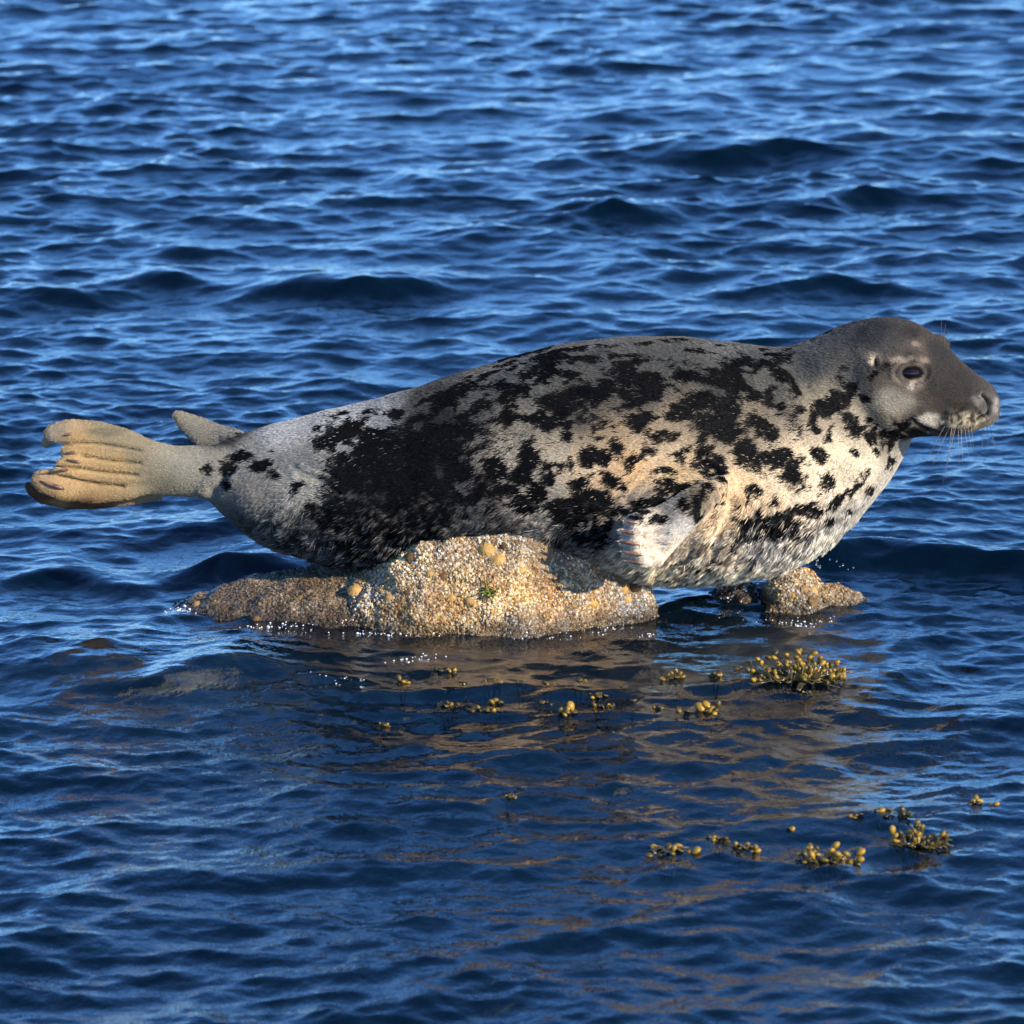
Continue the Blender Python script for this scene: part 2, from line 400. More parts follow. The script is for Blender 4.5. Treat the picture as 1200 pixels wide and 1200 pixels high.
def barnacles(me, n, seed, parent, rmin, rmax, tint, zmin=-0.02, density=None):
    """one shell = a low cone of six plates with a sunken mouth; thousands, joined"""
    P, N, *_ = scatter(me, n, seed, zmin, density); g = np.random.default_rng(seed + 1)
    r = rmin + (rmax - rmin) * g.random(n) ** 2.2; h = r * g.uniform(0.35, 0.85, n)
    up = N + g.normal(0, 0.45, (n, 3)); up /= np.linalg.norm(up, axis=1)[:, None]
    t = np.cross(up, g.normal(size=(n, 3))); t /= np.linalg.norm(t, axis=1)[:, None]; s = np.cross(up, t)
    k = 6; a = np.arange(k) * 2 * math.pi / k; VV = []; 
    for (rf, hf) in ((1.15, -0.25), (0.50, 1.0), (0.24, 0.7)):
        jit = 1 + g.normal(0, 0.13, (n, k, 1))
        ring = P[:, None] + (np.cos(a)[None, :, None] * t[:, None] + np.sin(a)[None, :, None] * s[:, None]) * (r * rf)[:, None, None] * jit + up[:, None] * (h * hf)[:, None, None]
        VV.append(ring)
    V = np.concatenate(VV, 1); m = 3 * k; f = []
    for q in range(2):
        for j in range(k): f.append((q * k + j, q * k + (j + 1) % k, (q + 1) * k + (j + 1) % k, (q + 1) * k + j))
    Q = (np.array(f)[None] + (np.arange(n) * m)[:, None, None]).reshape(-1, 4)
    mo = fast_mesh('barnacles', V.reshape(-1, 3), Q); mo.polygons.foreach_set('use_smooth', np.zeros(len(Q), bool))
    base = np.array(tint)[g.integers(0, len(tint), n)] * g.uniform(0.8, 1.6, (n, 1))
    stain = smooth(-0.2, 0.5, fbm(P, 18, 3, seed))[:, None]
    base = base * (1 - 0.45 * stain * np.array([0.5, 0.8, 1.1])); hue = fbm(P, 7, 3, seed + 2)[:, None]
    base = base * (1 + hue * np.array([0.35, 0.10, -0.45])) * (0.85 + 0.5 * fbm(P, 11, 2, seed + 4)[:, None])
    wet = (0.35 + 0.65 * smooth(0.005, 0.04, P[:, 2] + 0.02 * fbm(P, 20, 2, 5)))[:, None]; base = base * wet
    C = np.repeat(base[:, None], m, 1); C[:, 2 * k:] *= 0.3; C[:, :k] *= 0.42
    set_col(mo, 'col', C.reshape(-1, 3)); mo.materials.append(M_BARN)
    o = link(bpy.data.objects.new('barnacles', mo), parent); o['kind'] = 'stuff'
    return o
_limpet = None
def limpet(tree, px, py, size, parent):
    global _limpet
    if _limpet is None:
        k = 18; rings = []
        for rf, hf in ((1.05, -0.25), (1.0, 0.0), (0.66, 0.26), (0.32, 0.46), (0.08, 0.52)):
            a = np.arange(k) * 2 * math.pi / k; rr = rf * (1 + 0.11 * (np.arange(k) % 2) + 0.05 * np.sin(np.arange(k) * 1.7))
            rings.append(np.stack([rr * np.cos(a) * 1.15, rr * np.sin(a), np.full(k, hf)], -1))
        V, F = loft(rings); _limpet = bpy.data.meshes.new('limpet'); _limpet.from_pydata([tuple(v) for v in V], [], F)
        _limpet.materials.append(M_LIMP)
    loc, nor, _ = hit(tree, px, py)
    if loc is None: return
    o = link(bpy.data.objects.new('limpet', _limpet), parent); s = size * M_PX * 0.42
    o.location = loc + nor * s * 0.12; o.scale = (s, s, s); q = nor.to_track_quat('Z', 'Y'); o.rotation_euler = q.to_euler()
def add_rock(name, me, label, group=None):
    o = link(bpy.data.objects.new(name, me)); tag(o, label, 'rock', group); return o, bvh(me)

BARN = [lin(c) for c in ((228, 208, 172), (238, 224, 200), (206, 172, 118), (190, 150, 96), (232, 210, 168), (165, 128, 84), (196, 186, 172))]
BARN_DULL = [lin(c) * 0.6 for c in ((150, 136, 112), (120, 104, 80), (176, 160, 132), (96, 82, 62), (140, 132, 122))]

def PATCHY(C, N): return np.where(N[:, 1] > 0.3, 0.04, 1.0) * (0.16 + smooth(-0.3, 0.05, fbm(C, 13, 3, 77)) * (0.35 + 0.65 * smooth(-0.1, 0.2, fbm(C, 45, 2, 78))))
# the boulder under the seal
prof = [(350, 756), (366, 730), (388, 703), (430, 680), (468, 657), (500, 641), (560, 626), (610, 620), (648, 624), (672, 633), (705, 654), (736, 670), (752, 683), (764, 700), (774, 722), (782, 748)]
def yc_main(px): return -0.165 + 0.07 * max(0, min(1, (500 - px) / 110)) + 0.085 * max(0, min(1, (px - 615) / 105))
def dp_main(px): return 0.125 - 0.02 * max(0, min(1, (px - 720) / 40))
me = rock_mesh(prof, yc_main, dp_main, seed=11, rough=0.022, n_exp=2.0, back=0.26, lift=0.006)
main_rock, T_MAIN = add_rock('boulder', me, 'pale barnacle covered boulder that the seal is lying on')
barnacles(me, 27000, 21, main_rock, 0.0013, 0.0044, BARN, density=PATCHY)
for px, py, s in ((569, 645, 20), (584, 656, 17), (480, 654, 16), (416, 692, 17), (549, 704, 12), (590, 640, 10), (732, 690, 14), (745, 688, 14), (735, 702, 11), (695, 708, 12), (612, 668, 9), (455, 700, 11), (503, 672, 10), (520, 675, 12), (530, 700, 12), (640, 720, 10), (476, 694, 9)):
    limpet(T_MAIN, px, py, s, main_rock)
# green algal tuft growing on the boulder
g = np.random.default_rng(5); parts = []
loc, nor, _ = hit(T_MAIN, 573, 693)
for i in range(70):
    d = np.array(nor) + g.normal(0, 0.6, 3); d /= np.linalg.norm(d); b = np.array(loc) + g.normal(0, 0.006, 3) - np.array(nor) * 0.003
    parts.append(tube([b, b + d * 0.006, b + d * 0.012 + g.normal(0, 0.003, 3)], [0.0016, 0.002, 0.0006], 4, 0.4))
V, F = join(parts); alga = mesh_obj('algal_tuft', V, F, M_ALGA, main_rock); alga['label'] = 'green and yellow tuft of algae on the boulder'

# the low wet ledge running out to the left, behind the boulder
prof = [(165, 735), (200, 716), (230, 704), (268, 695), (312, 687), (360, 676), (410, 665), (455, 660), (500, 665), (540, 690)]
me = rock_mesh(prof, lambda px: -0.03 + 0.05 * max(0, (px - 300) / 200), lambda px: 0.07 + 0.17 * max(0, min(1, (px - 170) / 160)), floor=-0.12, seed=31, rough=0.022, n_exp=1.9)
ledge, T_LEDGE = add_rock('low_rock', me, 'low dark wet rock ledge sloping down into the sea under the tail end')
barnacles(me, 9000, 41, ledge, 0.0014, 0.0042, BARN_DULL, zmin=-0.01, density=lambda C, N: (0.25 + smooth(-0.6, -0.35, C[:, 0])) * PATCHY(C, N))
for px, py, s in ((230, 708, 12), (300, 725, 10), (470, 672, 10), (352, 700, 9)): limpet(T_LEDGE, px, py, s, ledge)

# the small pointed stone on the right
prof = [(876, 740), (890, 710), (905, 689), (922, 676), (940, 671), (958, 677), (977, 689), (1000, 704), (1024, 722), (1040, 748)]
me = rock_mesh(prof, lambda px: 0.02, lambda px: 0.15, floor=-0.14, seed=53, rough=0.034, n_exp=1.35)
stone, T_STONE = add_rock('small_rock', me, 'small pointed barnacle covered rock standing beneath the chest')
barnacles(me, 4500, 61, stone, 0.0014, 0.0046, BARN, zmin=-0.01, density=PATCHY)
for px, py, s in ((953, 706, 18), (905, 712, 13), (955, 692, 10), (930, 698, 9), (943, 690, 11)): limpet(T_STONE, px, py, s, stone)
# the dark stone in the shade under the chest
prof = [(792, 738), (812, 716), (834, 703), (862, 696), (885, 698), (905, 711), (922, 738)]
me = rock_mesh(prof, lambda px: 0.05, lambda px: 0.12, floor=-0.12, seed=71, rough=0.03, n_exp=1.6)
dark, T_DARK = add_rock('shaded_rock', me, 'dark wet rock in the shade right under the chest')
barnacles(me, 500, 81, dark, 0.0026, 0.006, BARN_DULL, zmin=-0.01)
# ------------------------------------------------------------------ the seal
M_SKIN = mat_attr('seal_coat', rough=0.6, spec=0.1, bump=0.5, scale=260.0)
M_EYE = mat_noise('eye_gloss', (0.003, 0.002, 0.002), (0.012, 0.007, 0.005), 40, 0.02, 0.5, 0.0)
M_RIM = mat_noise('wet_eyelid', (0.02, 0.014, 0.012), (0.05, 0.035, 0.03), 200, 0.25, 0.5)
M_CLAW = mat_noise('claw_horn', (0.07, 0.035, 0.022), (0.24, 0.13, 0.08), 70, 0.35, 0.5)
M_CLAW_TIP = mat_noise('claw_tip', (0.6, 0.5, 0.4), (0.8, 0.72, 0.62), 60, 0.35, 0.5)
M_WHISK = mat_noise('whisker_hair', (0.03, 0.025, 0.02), (0.34, 0.30, 0.25), 9, 0.4, 0.5)

def interp(tab, xs):
    t = np.array(tab, float); return np.stack([np.interp(xs, t[:, 0], t[:, k]) for k in range(1, t.shape[1])], -1)
def soft(tab, xs, sig):
    """piecewise table, softened"""
    o = np.linspace(-2, 2, 9) * sig; wgt = np.exp(-0.5 * (np.linspace(-2, 2, 9)) ** 2); wgt /= wgt.sum()
    return sum(wg * interp(tab, np.clip(xs + d, tab[0][0], tab[-1][0])) for wg, d in zip(wgt, o))

# trunk: px, top py, bottom py, half width / half height, shift of the widest line
TRUNK = [(236, 540, 566, .9), (242, 530, 582, .95), (256, 520, 598, 1.0), (285, 508, 622, 1.0), (330, 495, 643, 1.02), (400, 477, 661, 1.05),
    (450, 465, 661, 1.08), (500, 450, 654, 1.13), (550, 433, 648, 1.16), (600, 418, 646, 1.16), (650, 405, 650, 1.13), (700, 398, 664, 1.06), (750, 395, 680, 1.0),
    (800, 396, 681, .97), (850, 401, 680, .95), (880, 405, 676, .93), (910, 407, 669, .91), (940, 407, 657, .88), (970, 408, 637, .84), (1000, 418, 611, .80),
    (1025, 432, 586, .76), (1045, 450, 560, .72), (1058, 468, 538, .66), (1066, 484, 522, .6), (1070, 496, 512, .55)]
K2 = math.sin(PITCH) ** 2; C2 = math.cos(PITCH) ** 2
def section(px, top, bot, k, yoff=0.0, n=72, egg=0.0, expo=2.0):
    c = pw(px, (top + bot) / 2, 0); h = (bot - top) / 2 * M_PX; b = h / math.sqrt(C2 + k * k * K2); a = k * b
    t = np.linspace(0, 2 * math.pi, n, endpoint=False)
    ct = np.sign(np.cos(t)) * np.abs(np.cos(t)) ** (2 / expo); st = np.sign(np.sin(t)) * np.abs(np.sin(t)) ** (2 / expo)
    y = a * ct * (1 - egg * st); z = b * st
    return np.stack([np.full(n, c.x), yoff + y, c.z + z], -1)
xs = np.unique(np.concatenate([np.linspace(236, 262, 12), np.linspace(262, 1040, 120), np.linspace(1040, 1070, 14)]))
tr = soft(TRUNK, xs, 5.0)
tr[0] = interp(TRUNK, xs[:1])[0]; tr[-1] = interp(TRUNK, xs[-1:])[0]
trunk = loft([section(x, t, b, k, egg=0.10) for x, (t, b, k) in zip(xs, tr)])

# head: px, top, bottom, half width in metres, squareness
HEAD = [(895, 440, 490, .06, 2), (915, 418, 505, .09, 2), (932, 406, 515, .105, 2), (950, 398, 522, .113, 2), (970, 387, 528, .119, 2), (990, 379, 530, .122, 2), (1020, 373, 527, .122, 2.05), (1045, 373, 520, .117, 2.1), (1065, 378, 514, .108, 2.2),
    (1080, 386, 511, .098, 2.25), (1095, 397, 510, .086, 2.3), (1108, 410, 510, .077, 2.35), (1122, 424, 509, .070, 2.4), (1135, 435, 507, .064, 2.4), (1146, 443, 504, .058, 2.4), (1155, 449, 501, .047, 2.3), (1163, 455, 498, .035, 2.2), (1168, 463, 494, .022, 2.1), (1171, 473, 487, .010, 2)]
YAW = R(17); PIV = pw(1000, 450, 0)
hx = np.unique(np.concatenate([np.linspace(895, 1130, 70), np.linspace(1130, 1170, 26)]))
hd = soft(HEAD, hx, 3.0); hd[0] = interp(HEAD, hx[:1])[0]; hd[-1] = interp(HEAD, hx[-1:])[0]
def headrot(P):
    P = np.array(P, float); x = P[:, 0] - PIV.x; y = P[:, 1]
    x = np.where(x > 0, x * 1.02, x); bend = np.clip((P[:, 0] - pw(960, 450).x) / 0.12, 0, 1); bend = bend * bend * (3 - 2 * bend)
    a = -YAW * bend; c, s = np.cos(a), np.sin(a)
    return np.stack([PIV.x + x * c - y * s, x * s + y * c, P[:, 2] - math.tan(PITCH) * x * s], -1)
rings = []
for x, (t, b, hw, ex) in zip(hx, hd):
    h = (b - t) / 2 * M_PX; rings.append(headrot(section(x, t, b, hw / h, egg=0.05 if x < 1090 else 0.12, expo=ex)))
head = loft(rings)
def ell(c, r, rot=None, n=24):
    V = []; rings = []
    for i in range(1, n):
        th = math.pi * i / n; a = np.linspace(0, 2 * math.pi, n, endpoint=False)
        rings.append(np.stack([np.full(n, -math.cos(th)) * r[0], np.sin(th) * np.cos(a) * r[1], np.sin(th) * np.sin(a) * r[2]], -1))
    Vv, F = loft(rings); Vv = np.array(Vv)
    if rot is not None: Vv = Vv @ np.array(rot.to_3x3()).T
    return list(Vv + np.array(c)), F
parts = [trunk, head]
def hp(px, py, y):  # a point given on the head before it is turned
    p = pw(px, py, 0); return headrot([[p.x, y, p.z]])[0]
for s in (-1, 1):
    parts.append(ell(hp(1126, 484, s * 0.047), (0.050, 0.028, 0.034), Matrix.Rotation(R(12), 4, 'Y')))    # whisker pads
    parts.append(ell(hp(1080, 412, s * 0.070), (0.026, 0.020, 0.015)))                                     # brows
    parts.append(ell(hp(1048, 468, s * 0.072), (0.062, 0.044, 0.050)))                                     # cheeks

parts.append(ell(hp(1093, 410, 0.068), (0.026, 0.024, 0.017), Matrix.Rotation(R(35), 4, 'Y')))          # far brow, showing past the forehead
# near fore flipper, folded back against the flank: sections px,py,Y, half height, thickness
def paddle(rows, n=28, d=(-1, 0, 0)):
    rings = []
    for px, py, y, hv, th, tilt in rows:
        c = np.array(pw(px, py, y)); a = np.linspace(0, 2 * math.pi, n, endpoint=False); ti = R(tilt)
        v = np.array([math.sin(ti), -0.1, math.cos(ti)]); v /= np.linalg.norm(v); o = np.array([0, -1, 0.05]); 
        rings.append(c + np.outer(np.cos(a), v) * hv + np.outer(np.sin(a), o) * th)
    return loft(rings)
FORE = [(846, 582, -.17, .035, .04, 40), (838, 586, -.20, .064, .055, 40), (825, 594, -.228, .086, .070, 35), (808, 605, -.252, .090, .072, 28), (790, 617, -.264, .084, .066, 18), (772, 627, -.272, .070, .050, 8), (756, 633, -.272, .062, .042, 2), (743, 636, -.268, .050, .030, 0)]
parts.append(paddle(FORE))
mir = [(px, py, y) for px, py, y, *_ in FORE]
FING = [((770, 603), (748, 606), (732, 611), .0145), ((770, 616), (745, 620), (727, 623), .0140), ((770, 629), (745, 633), (727, 635), .0140), ((772, 642), (748, 646), (730, 648), .0140), ((776, 653), (755, 657), (739, 660), .0140)]
for p0, p1, p2, r in FING:
    parts.append(tube([pw(*p0, -.304), pw(*p1, -.320), pw(*p2, -.304)], [r * 1.1, r, r * .62], 12, 0.85))
# far fore flipper (mirror), tucked under the chest
ff = paddle([(px - 10, py + 4, y, hv, th, t) for px, py, y, hv, th, t in FORE]); parts.append(([np.array([v[0], -v[1], v[2]]) for v in ff[0]], [f[::-1] for f in ff[1]]))

# near hind flipper: ankle, then five digits joined by web
HIND = [(300, 562, .0, .085, .08, 0), (270, 558, -.015, .068, .06, 0), (235, 553, -.035, .057, .048, 0), (205, 552, -.045, .054, .041, 2), (180, 549, -.05, .059, .036, 4), (155, 547, -.055, .070, .030, 6), (130, 546, -.06, .079, .024, 6), (105, 546, -.064, .082, .019, 6), (88, 548, -.066, .078, .013, 6), (78, 549, -.066, .068, .007, 6)]
parts.append(paddle(HIND))
DIG = [[(190, 530), (150, 516), (115, 508), (82, 505), (60, 508), (52, 513)], [(190, 540), (150, 531), (115, 528), (88, 526), (71, 529)], [(190, 548), (150, 545), (115, 541), (85, 540), (66, 543)], [(190, 557), (150, 558), (110, 555), (80, 552), (60, 552)], [(190, 566), (150, 573), (110, 574), (75, 570), (48, 563), (37, 560)]]
DR = [[.014, .024, .027, .026, .021, .011], [.012, .017, .018, .017, .009], [.012, .016, .016, .015, .008], [.012, .018, .019, .016, .008], [.012, .024, .030, .031, .026, .013]]
DY = [-.064, -.072, -.076, -.074, -.066]
for pts, rr, y in zip(DIG, DR, DY):
    parts.append(tube([pw(px, py, y) for px, py in pts], rr, 14, 0.62))
# the outer edge of the second hind foot, lying behind the first
parts.append(tube([pw(px, py, y) for px, py, y in ((190, 577, .0), (150, 584, -.02), (115, 588, -.03), (80, 588, -.035), (50, 581, -.04), (36, 572, -.04), (30, 566, -.04))], [.016, .016, .016, .017, .018, .014, .007], 14, 0.7))
parts.append(tube([pw(58, 516, -.03), pw(52, 520, -.035), pw(55, 526, -.035)], [.012, .011, .007], 10, .7))
# far hind flipper standing up behind the rump, and the short tail
parts.append(tube([pw(300, 545, .10), pw(270, 528, .13), pw(248, 514, .15), pw(228, 501, .16), pw(212, 490, .165), pw(203, 482, .168)], [.055, .050, .036, .028, .018, .008], 16, 0.45))
parts.append(tube([pw(290, 522, .06), pw(268, 515, .07), pw(256, 513, .075)], [.03, .018, .007], 12, .6))

V, F = join(parts)
me = remesh(V, F, 0.0042)
V = verts(me); E = edges(me)
V = laplace(V, E, 4)
def zone(px, py, y, r0, r1, V):
    c = np.array(pw(px, py, y)); return smooth(r1, r0, np.linalg.norm(V - c, axis=1))
wneck = np.clip(np.maximum.reduce([zone(930, 430, 0, .13, .22, V), zone(960, 450, 0, .10, .2, V), zone(990, 490, -.05, .08, .16, V), zone(1040, 525, -.03, .03, .07, V), zone(960, 430, -.08, .08, .16, V)]), 0, 1)
V = laplace(V, E, 60, wneck)
wsh = np.maximum(zone(842, 582, -.20, .03, .065, V), zone(245, 560, -.03, .05, .09, V))
V = laplace(V, E, 40, wsh)
body_w = smooth(pw(262, 500).x, pw(320, 500).x, V[:, 0]) * smooth(pw(1060, 500).x, pw(1000, 500).x, V[:, 0])
hand = zone(768, 628, -.27, .085, .115, V)
V = laplace(V, E, 10, body_w * (1 - hand))
V = laplace(V, E, 3, 1 - 0.6 * hand)
rim = zone(785, 615, -.25, .09, .12, V) * (1 - zone(762, 633, -.29, .055, .075, V)); V = laplace(V, E, 14, rim)
set_verts(me, V)

# --- carve: eye sockets, ear, mouth, nostrils, folds
tree = bvh(me)
def on(px, py):
    l, n, i = hit(tree, px, py)
    return np.array(l if l is not None else pw(px, py, -.1))
def line3(pts): return catmull([on(*p) for p in pts], 6)
def dist_line(V, L):
    d = np.full(len(V), 9.0)
    for a, b in zip(L[:-1], L[1:]):
        ab = b - a; t = np.clip(((V - a) @ ab) / (ab @ ab + 1e-12), 0, 1); d = np.minimum(d, np.linalg.norm(V - a - t[:, None] * ab, axis=1))
    return d
def mirror_head(p):   # the same place on the far side of the turned head
    ax = np.array([PIV.x, 0, 0]); a = -YAW; nrm = np.array([-math.sin(a), math.cos(a), 0.0]); q = p - ax; return ax + q - 2 * nrm * (q @ nrm)
N = normals(me); disp = np.zeros(len(V)); DARK = np.zeros(len(V)); BARE = np.zeros(len(V))
EYE = on(1069, 437)
for e in (EYE, mirror_head(EYE)):
    q = V - e; d = np.sqrt((q[:, 0] ** 2 + q[:, 1] ** 2) / 1.55 + (q[:, 2] * 1.25) ** 2)
    disp += -0.013 * np.exp(-(d / 0.0135) ** 2) + 0.0030 * np.exp(-((d - 0.0195) / 0.004) ** 2) - 0.0016 * np.exp(-((d - 0.027) / 0.0035) ** 2) + 0.001 * np.exp(-((d - 0.034) / 0.003) ** 2)
    DARK = np.maximum(DARK, 0.9 * smooth(0.0205, 0.0165, d)); BARE = np.maximum(BARE, smooth(0.022, 0.0175, d))
EAR = on(1026, 424)
for e in (EAR, mirror_head(EAR)):
    d = np.linalg.norm((V - e) * np.array([1.3, 1, 0.8]), axis=1); disp += -0.009 * np.exp(-(d / 0.0055) ** 2) + 0.0012 * np.exp(-((d - 0.013) / 0.005) ** 2)
    DARK = np.maximum(DARK, 0.9 * smooth(0.0085, 0.004, d)); BARE = np.maximum(BARE, smooth(0.008, 0.005, d))
MOUTH = line3([(1069, 491), (1077, 497), (1090, 503), (1103, 507), (1111, 509)])
d = dist_line(V, MOUTH); disp += -0.0042 * np.exp(-(d / 0.0045) ** 2) + 0.0015 * np.exp(-((d - 0.012) / 0.006) ** 2); DARK = np.maximum(DARK, 0.65 * smooth(0.0095, 0.002, d)); BARE = np.maximum(BARE, smooth(0.006, 0.003, d))
JAW = line3([(1043, 487), (1050, 497), (1060, 505), (1068, 509)])
d = dist_line(V, JAW); disp += -0.002 * np.exp(-(d / 0.004) ** 2); DARK = np.maximum(DARK, 0.3 * smooth(0.006, 0.002, d))
for pts in ([(1152, 463), (1157, 469), (1159, 477), (1158, 485)], [(1146, 492), (1152, 488), (1158, 486)]):
    d = dist_line(V, line3(pts)); disp += -0.0075 * np.exp(-(d / 0.0038) ** 2) + 0.002 * np.exp(-((d - 0.009) / 0.004) ** 2); DARK = np.maximum(DARK, smooth(0.006, 0.002, d))
def zon(px, py, r0, r1): return smooth(r1, r0, np.linalg.norm(V - on(px, py), axis=1))
nose = zon(1162, 475, .012, .035)
pad = np.maximum.reduce([zon(1118, 494, .015, .038), zon(1136, 490, .015, .036), zon(1150, 487, .012, .028), 0.7 * zon(1163, 480, .012, .03)])
disp += pad * fbm(V * np.array([1, 1, 2.0]), 110, 2, 3) * 0.005
# loose skin round the root of the flipper, and on the flank and throat
for pts, dep, wd in (([(742, 594), (762, 571), (790, 557), (822, 556), (845, 575)], .006, .007), ([(735, 585), (757, 560), (788, 546), (825, 545), (855, 566)], .0045, .007), ([(728, 574), (752, 550), (786, 535), (826, 535)], .0035, .007),
        ([(836, 640), (852, 615), (856, 590)], .006, .012), ([(905, 470), (930, 505), (965, 545), (985, 560)], .005, .02), ([(930, 425), (955, 470), (990, 520), (1020, 548)], .005, .02),
        ([(345, 548), (365, 556), (385, 566), (398, 578)], .0018, .005), ([(350, 556), (368, 563), (388, 573)], .0018, .005), ([(360, 545), (380, 552), (395, 562)], .0018, .005),
        ([(245, 592), (250, 575), (262, 560)], .006, .010), ([(455, 630), (470, 640), (490, 638), (505, 628)], .010, .014), ([(1000, 440), (1010, 475), (1030, 510)], .004, .018), ([(770, 668), (800, 655), (826, 632)], .006, .008)):
    d = dist_line(V, line3(pts)); disp += -dep * np.exp(-(d / wd) ** 2) + 0.45 * dep * np.exp(-((d - 2.2 * wd) / wd) ** 2)
# creases between the hind digits, carved and darkened with painted shade
for pts in ([(75, 521), (100, 519), (130, 522), (165, 528)], [(72, 535), (100, 535), (130, 540), (165, 543)], [(66, 547), (90, 549), (120, 553), (160, 557)], [(52, 553), (80, 560), (110, 566), (145, 570)]):
    d = dist_line(V, line3(pts)); disp += -0.006 * np.exp(-(d / 0.0032) ** 2); DARK = np.maximum(DARK, 0.45 * smooth(0.004, 0.001, d))
for pts in ([(785, 612), (755, 617), (732, 617)], [(785, 625), (755, 630), (730, 629)], [(785, 638), (757, 643), (731, 642)], [(785, 650), (760, 654), (736, 654)]):
    d = dist_line(V, line3(pts)); disp += -0.006 * np.exp(-(d / 0.0045) ** 2) * smooth(pw(790, 600).x, pw(765, 600).x, V[:, 0]); DARK = np.maximum(DARK, 0.3 * smooth(0.005, 0.001, d) * smooth(pw(780, 600).x, pw(755, 600).x, V[:, 0]))  # fore digit creases, likewise carved and darkened with painted shade
trunkw = body_w * (1 - hand)
disp += trunkw * (fbm(V, 9, 3, 8) * 0.006 + fbm(V * np.array([1, 1, 1]), 28, 2, 4) * 0.0012)
low = trunkw * smooth(0.33, 0.14, V[:, 2])
disp += low * fbm(V * np.array([1, 0.7, 0.7]), 42, 3, 14) * 0.004
V = V + N * disp[:, None]
set_verts(me, V); N = normals(me)

# --- coat colour: the hair's own, plus painted shade and sheen, in the animal's own space
def tone(c):
    l = (np.asarray(c) @ np.array([.25, .6, .15]))[..., None]; g_ = 0.12; return 1.0 * (c * (1 - g_) + l * g_) * l ** 0.22 * 1.02
ANCH = [(1030, 385, 92, 93, 94), (990, 395, 112, 115, 116), (1070, 393, 84, 82, 80), (1100, 416, 92, 88, 84), (1120, 450, 86, 82, 78), (1140, 458, 84, 77, 70), (1052, 466, 158, 146, 122), (1040, 478, 165, 152, 125), (1092, 492, 172, 162, 142), (1080, 480, 128, 116, 100),
    (1122, 488, 122, 108, 86), (1140, 492, 160, 146, 118), (1163, 476, 160, 150, 140), (1150, 462, 120, 112, 106), (1042, 440, 122, 112, 98), (1070, 424, 132, 116, 100), (1022, 417, 172, 156, 134), (1075, 404, 160, 138, 116), (1068, 448, 190, 172, 148), (1052, 440, 140, 124, 108), (1082, 508, 58, 56, 54), (1000, 440, 132, 128, 118), (1092, 440, 90, 82, 75), (1105, 470, 92, 84, 74), (1010, 400, 105, 106, 106),
    (960, 402, 128, 131, 130), (950, 430, 125, 125, 118), (975, 468, 212, 192, 155), (1000, 500, 222, 202, 166), (1020, 540, 222, 206, 172), (970, 530, 228, 206, 168), (960, 575, 228, 206, 170), (1015, 590, 176, 168, 152), (1040, 515, 150, 140, 122), (1045, 552, 185, 175, 155), (935, 540, 222, 198, 158),
    (900, 590, 220, 190, 148), (868, 580, 225, 190, 138), (845, 610, 224, 192, 145), (930, 560, 222, 198, 160), (920, 610, 200, 180, 150), (980, 612, 165, 158, 144), (900, 640, 172, 164, 150), (850, 672, 205, 188, 154), (780, 664, 205, 184, 146), (920, 662, 210, 196, 168), (960, 640, 205, 195, 172), (845, 645, 185, 165, 135),
    (760, 640, 232, 212, 180), (745, 640, 222, 198, 170), (806, 616, 196, 190, 178), (782, 598, 150, 140, 125), (752, 595, 128, 122, 114), (820, 585, 140, 122, 95), (780, 640, 228, 210, 180), (768, 658, 228, 210, 178), (770, 625, 228, 210, 182), (755, 622, 222, 202, 176), (788, 628, 218, 206, 184), (760, 648, 232, 212, 180),
    (760, 525, 228, 196, 150), (800, 560, 205, 172, 122), (715, 560, 212, 174, 126), (740, 545, 224, 180, 122), (690, 540, 208, 182, 142), (640, 520, 198, 180, 150), (615, 505, 178, 166, 142), (620, 570, 160, 148, 128), (640, 600, 160, 150, 130), (790, 520, 215, 186, 145),
    (700, 420, 116, 116, 110), (800, 420, 122, 122, 116), (880, 425, 130, 130, 122), (620, 450, 140, 138, 128), (560, 470, 126, 124, 116), (850, 455, 112, 110, 102), (750, 455, 118, 115, 106), (680, 470, 118, 114, 104), (900, 455, 140, 134, 120), (700, 402, 140, 140, 136), (850, 408, 148, 148, 142), (600, 425, 150, 148, 142), (830, 490, 165, 150, 122), (880, 490, 185, 165, 132),  # pale anchors along the top of the back hold painted fur sheen
    (450, 478, 160, 160, 155), (400, 487, 170, 170, 165), (330, 508, 178, 176, 170), (300, 532, 146, 144, 134), (350, 540, 140, 138, 130), (350, 562, 172, 165, 146), (300, 580, 140, 135, 122), (300, 618, 86, 84, 80), (350, 632, 66, 66, 66), (420, 625, 54, 54, 55), (500, 612, 60, 60, 62), (560, 600, 92, 90, 86), (450, 582, 60, 60, 60), (500, 550, 58, 58, 58), (520, 640, 52, 52, 52), (600, 620, 82, 80, 76), (680, 620, 62, 58, 54), (520, 490, 78, 78, 75), (500, 470, 98, 98, 94),  # dark anchor on the flank behind the fore flipper holds its painted shadow
    (260, 552, 140, 136, 124), (222, 550, 152, 147, 128), (190, 535, 155, 147, 124), (200, 570, 140, 132, 108), (130, 545, 192, 160, 108), (95, 530, 204, 166, 108), (80, 570, 200, 162, 108), (60, 508, 172, 156, 130), (130, 505, 152, 140, 112), (40, 578, 118, 88, 66), (100, 594, 108, 80, 60), (48, 562, 180, 152, 112), (165, 525, 150, 138, 112), (90, 548, 206, 168, 112),
    (230, 500, 188, 184, 178), (250, 516, 96, 94, 92), (268, 516, 70, 70, 70), (208, 486, 205, 185, 165)]
tree = bvh(me)
def c3(px, py): return on(px, py)
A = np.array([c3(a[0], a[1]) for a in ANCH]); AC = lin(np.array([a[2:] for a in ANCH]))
W = np.stack([V[:, 0], np.where(V[:, 1] > 0.04, -V[:, 1] + 0.0, V[:, 1]), V[:, 2]], -1)     # both flanks marked alike
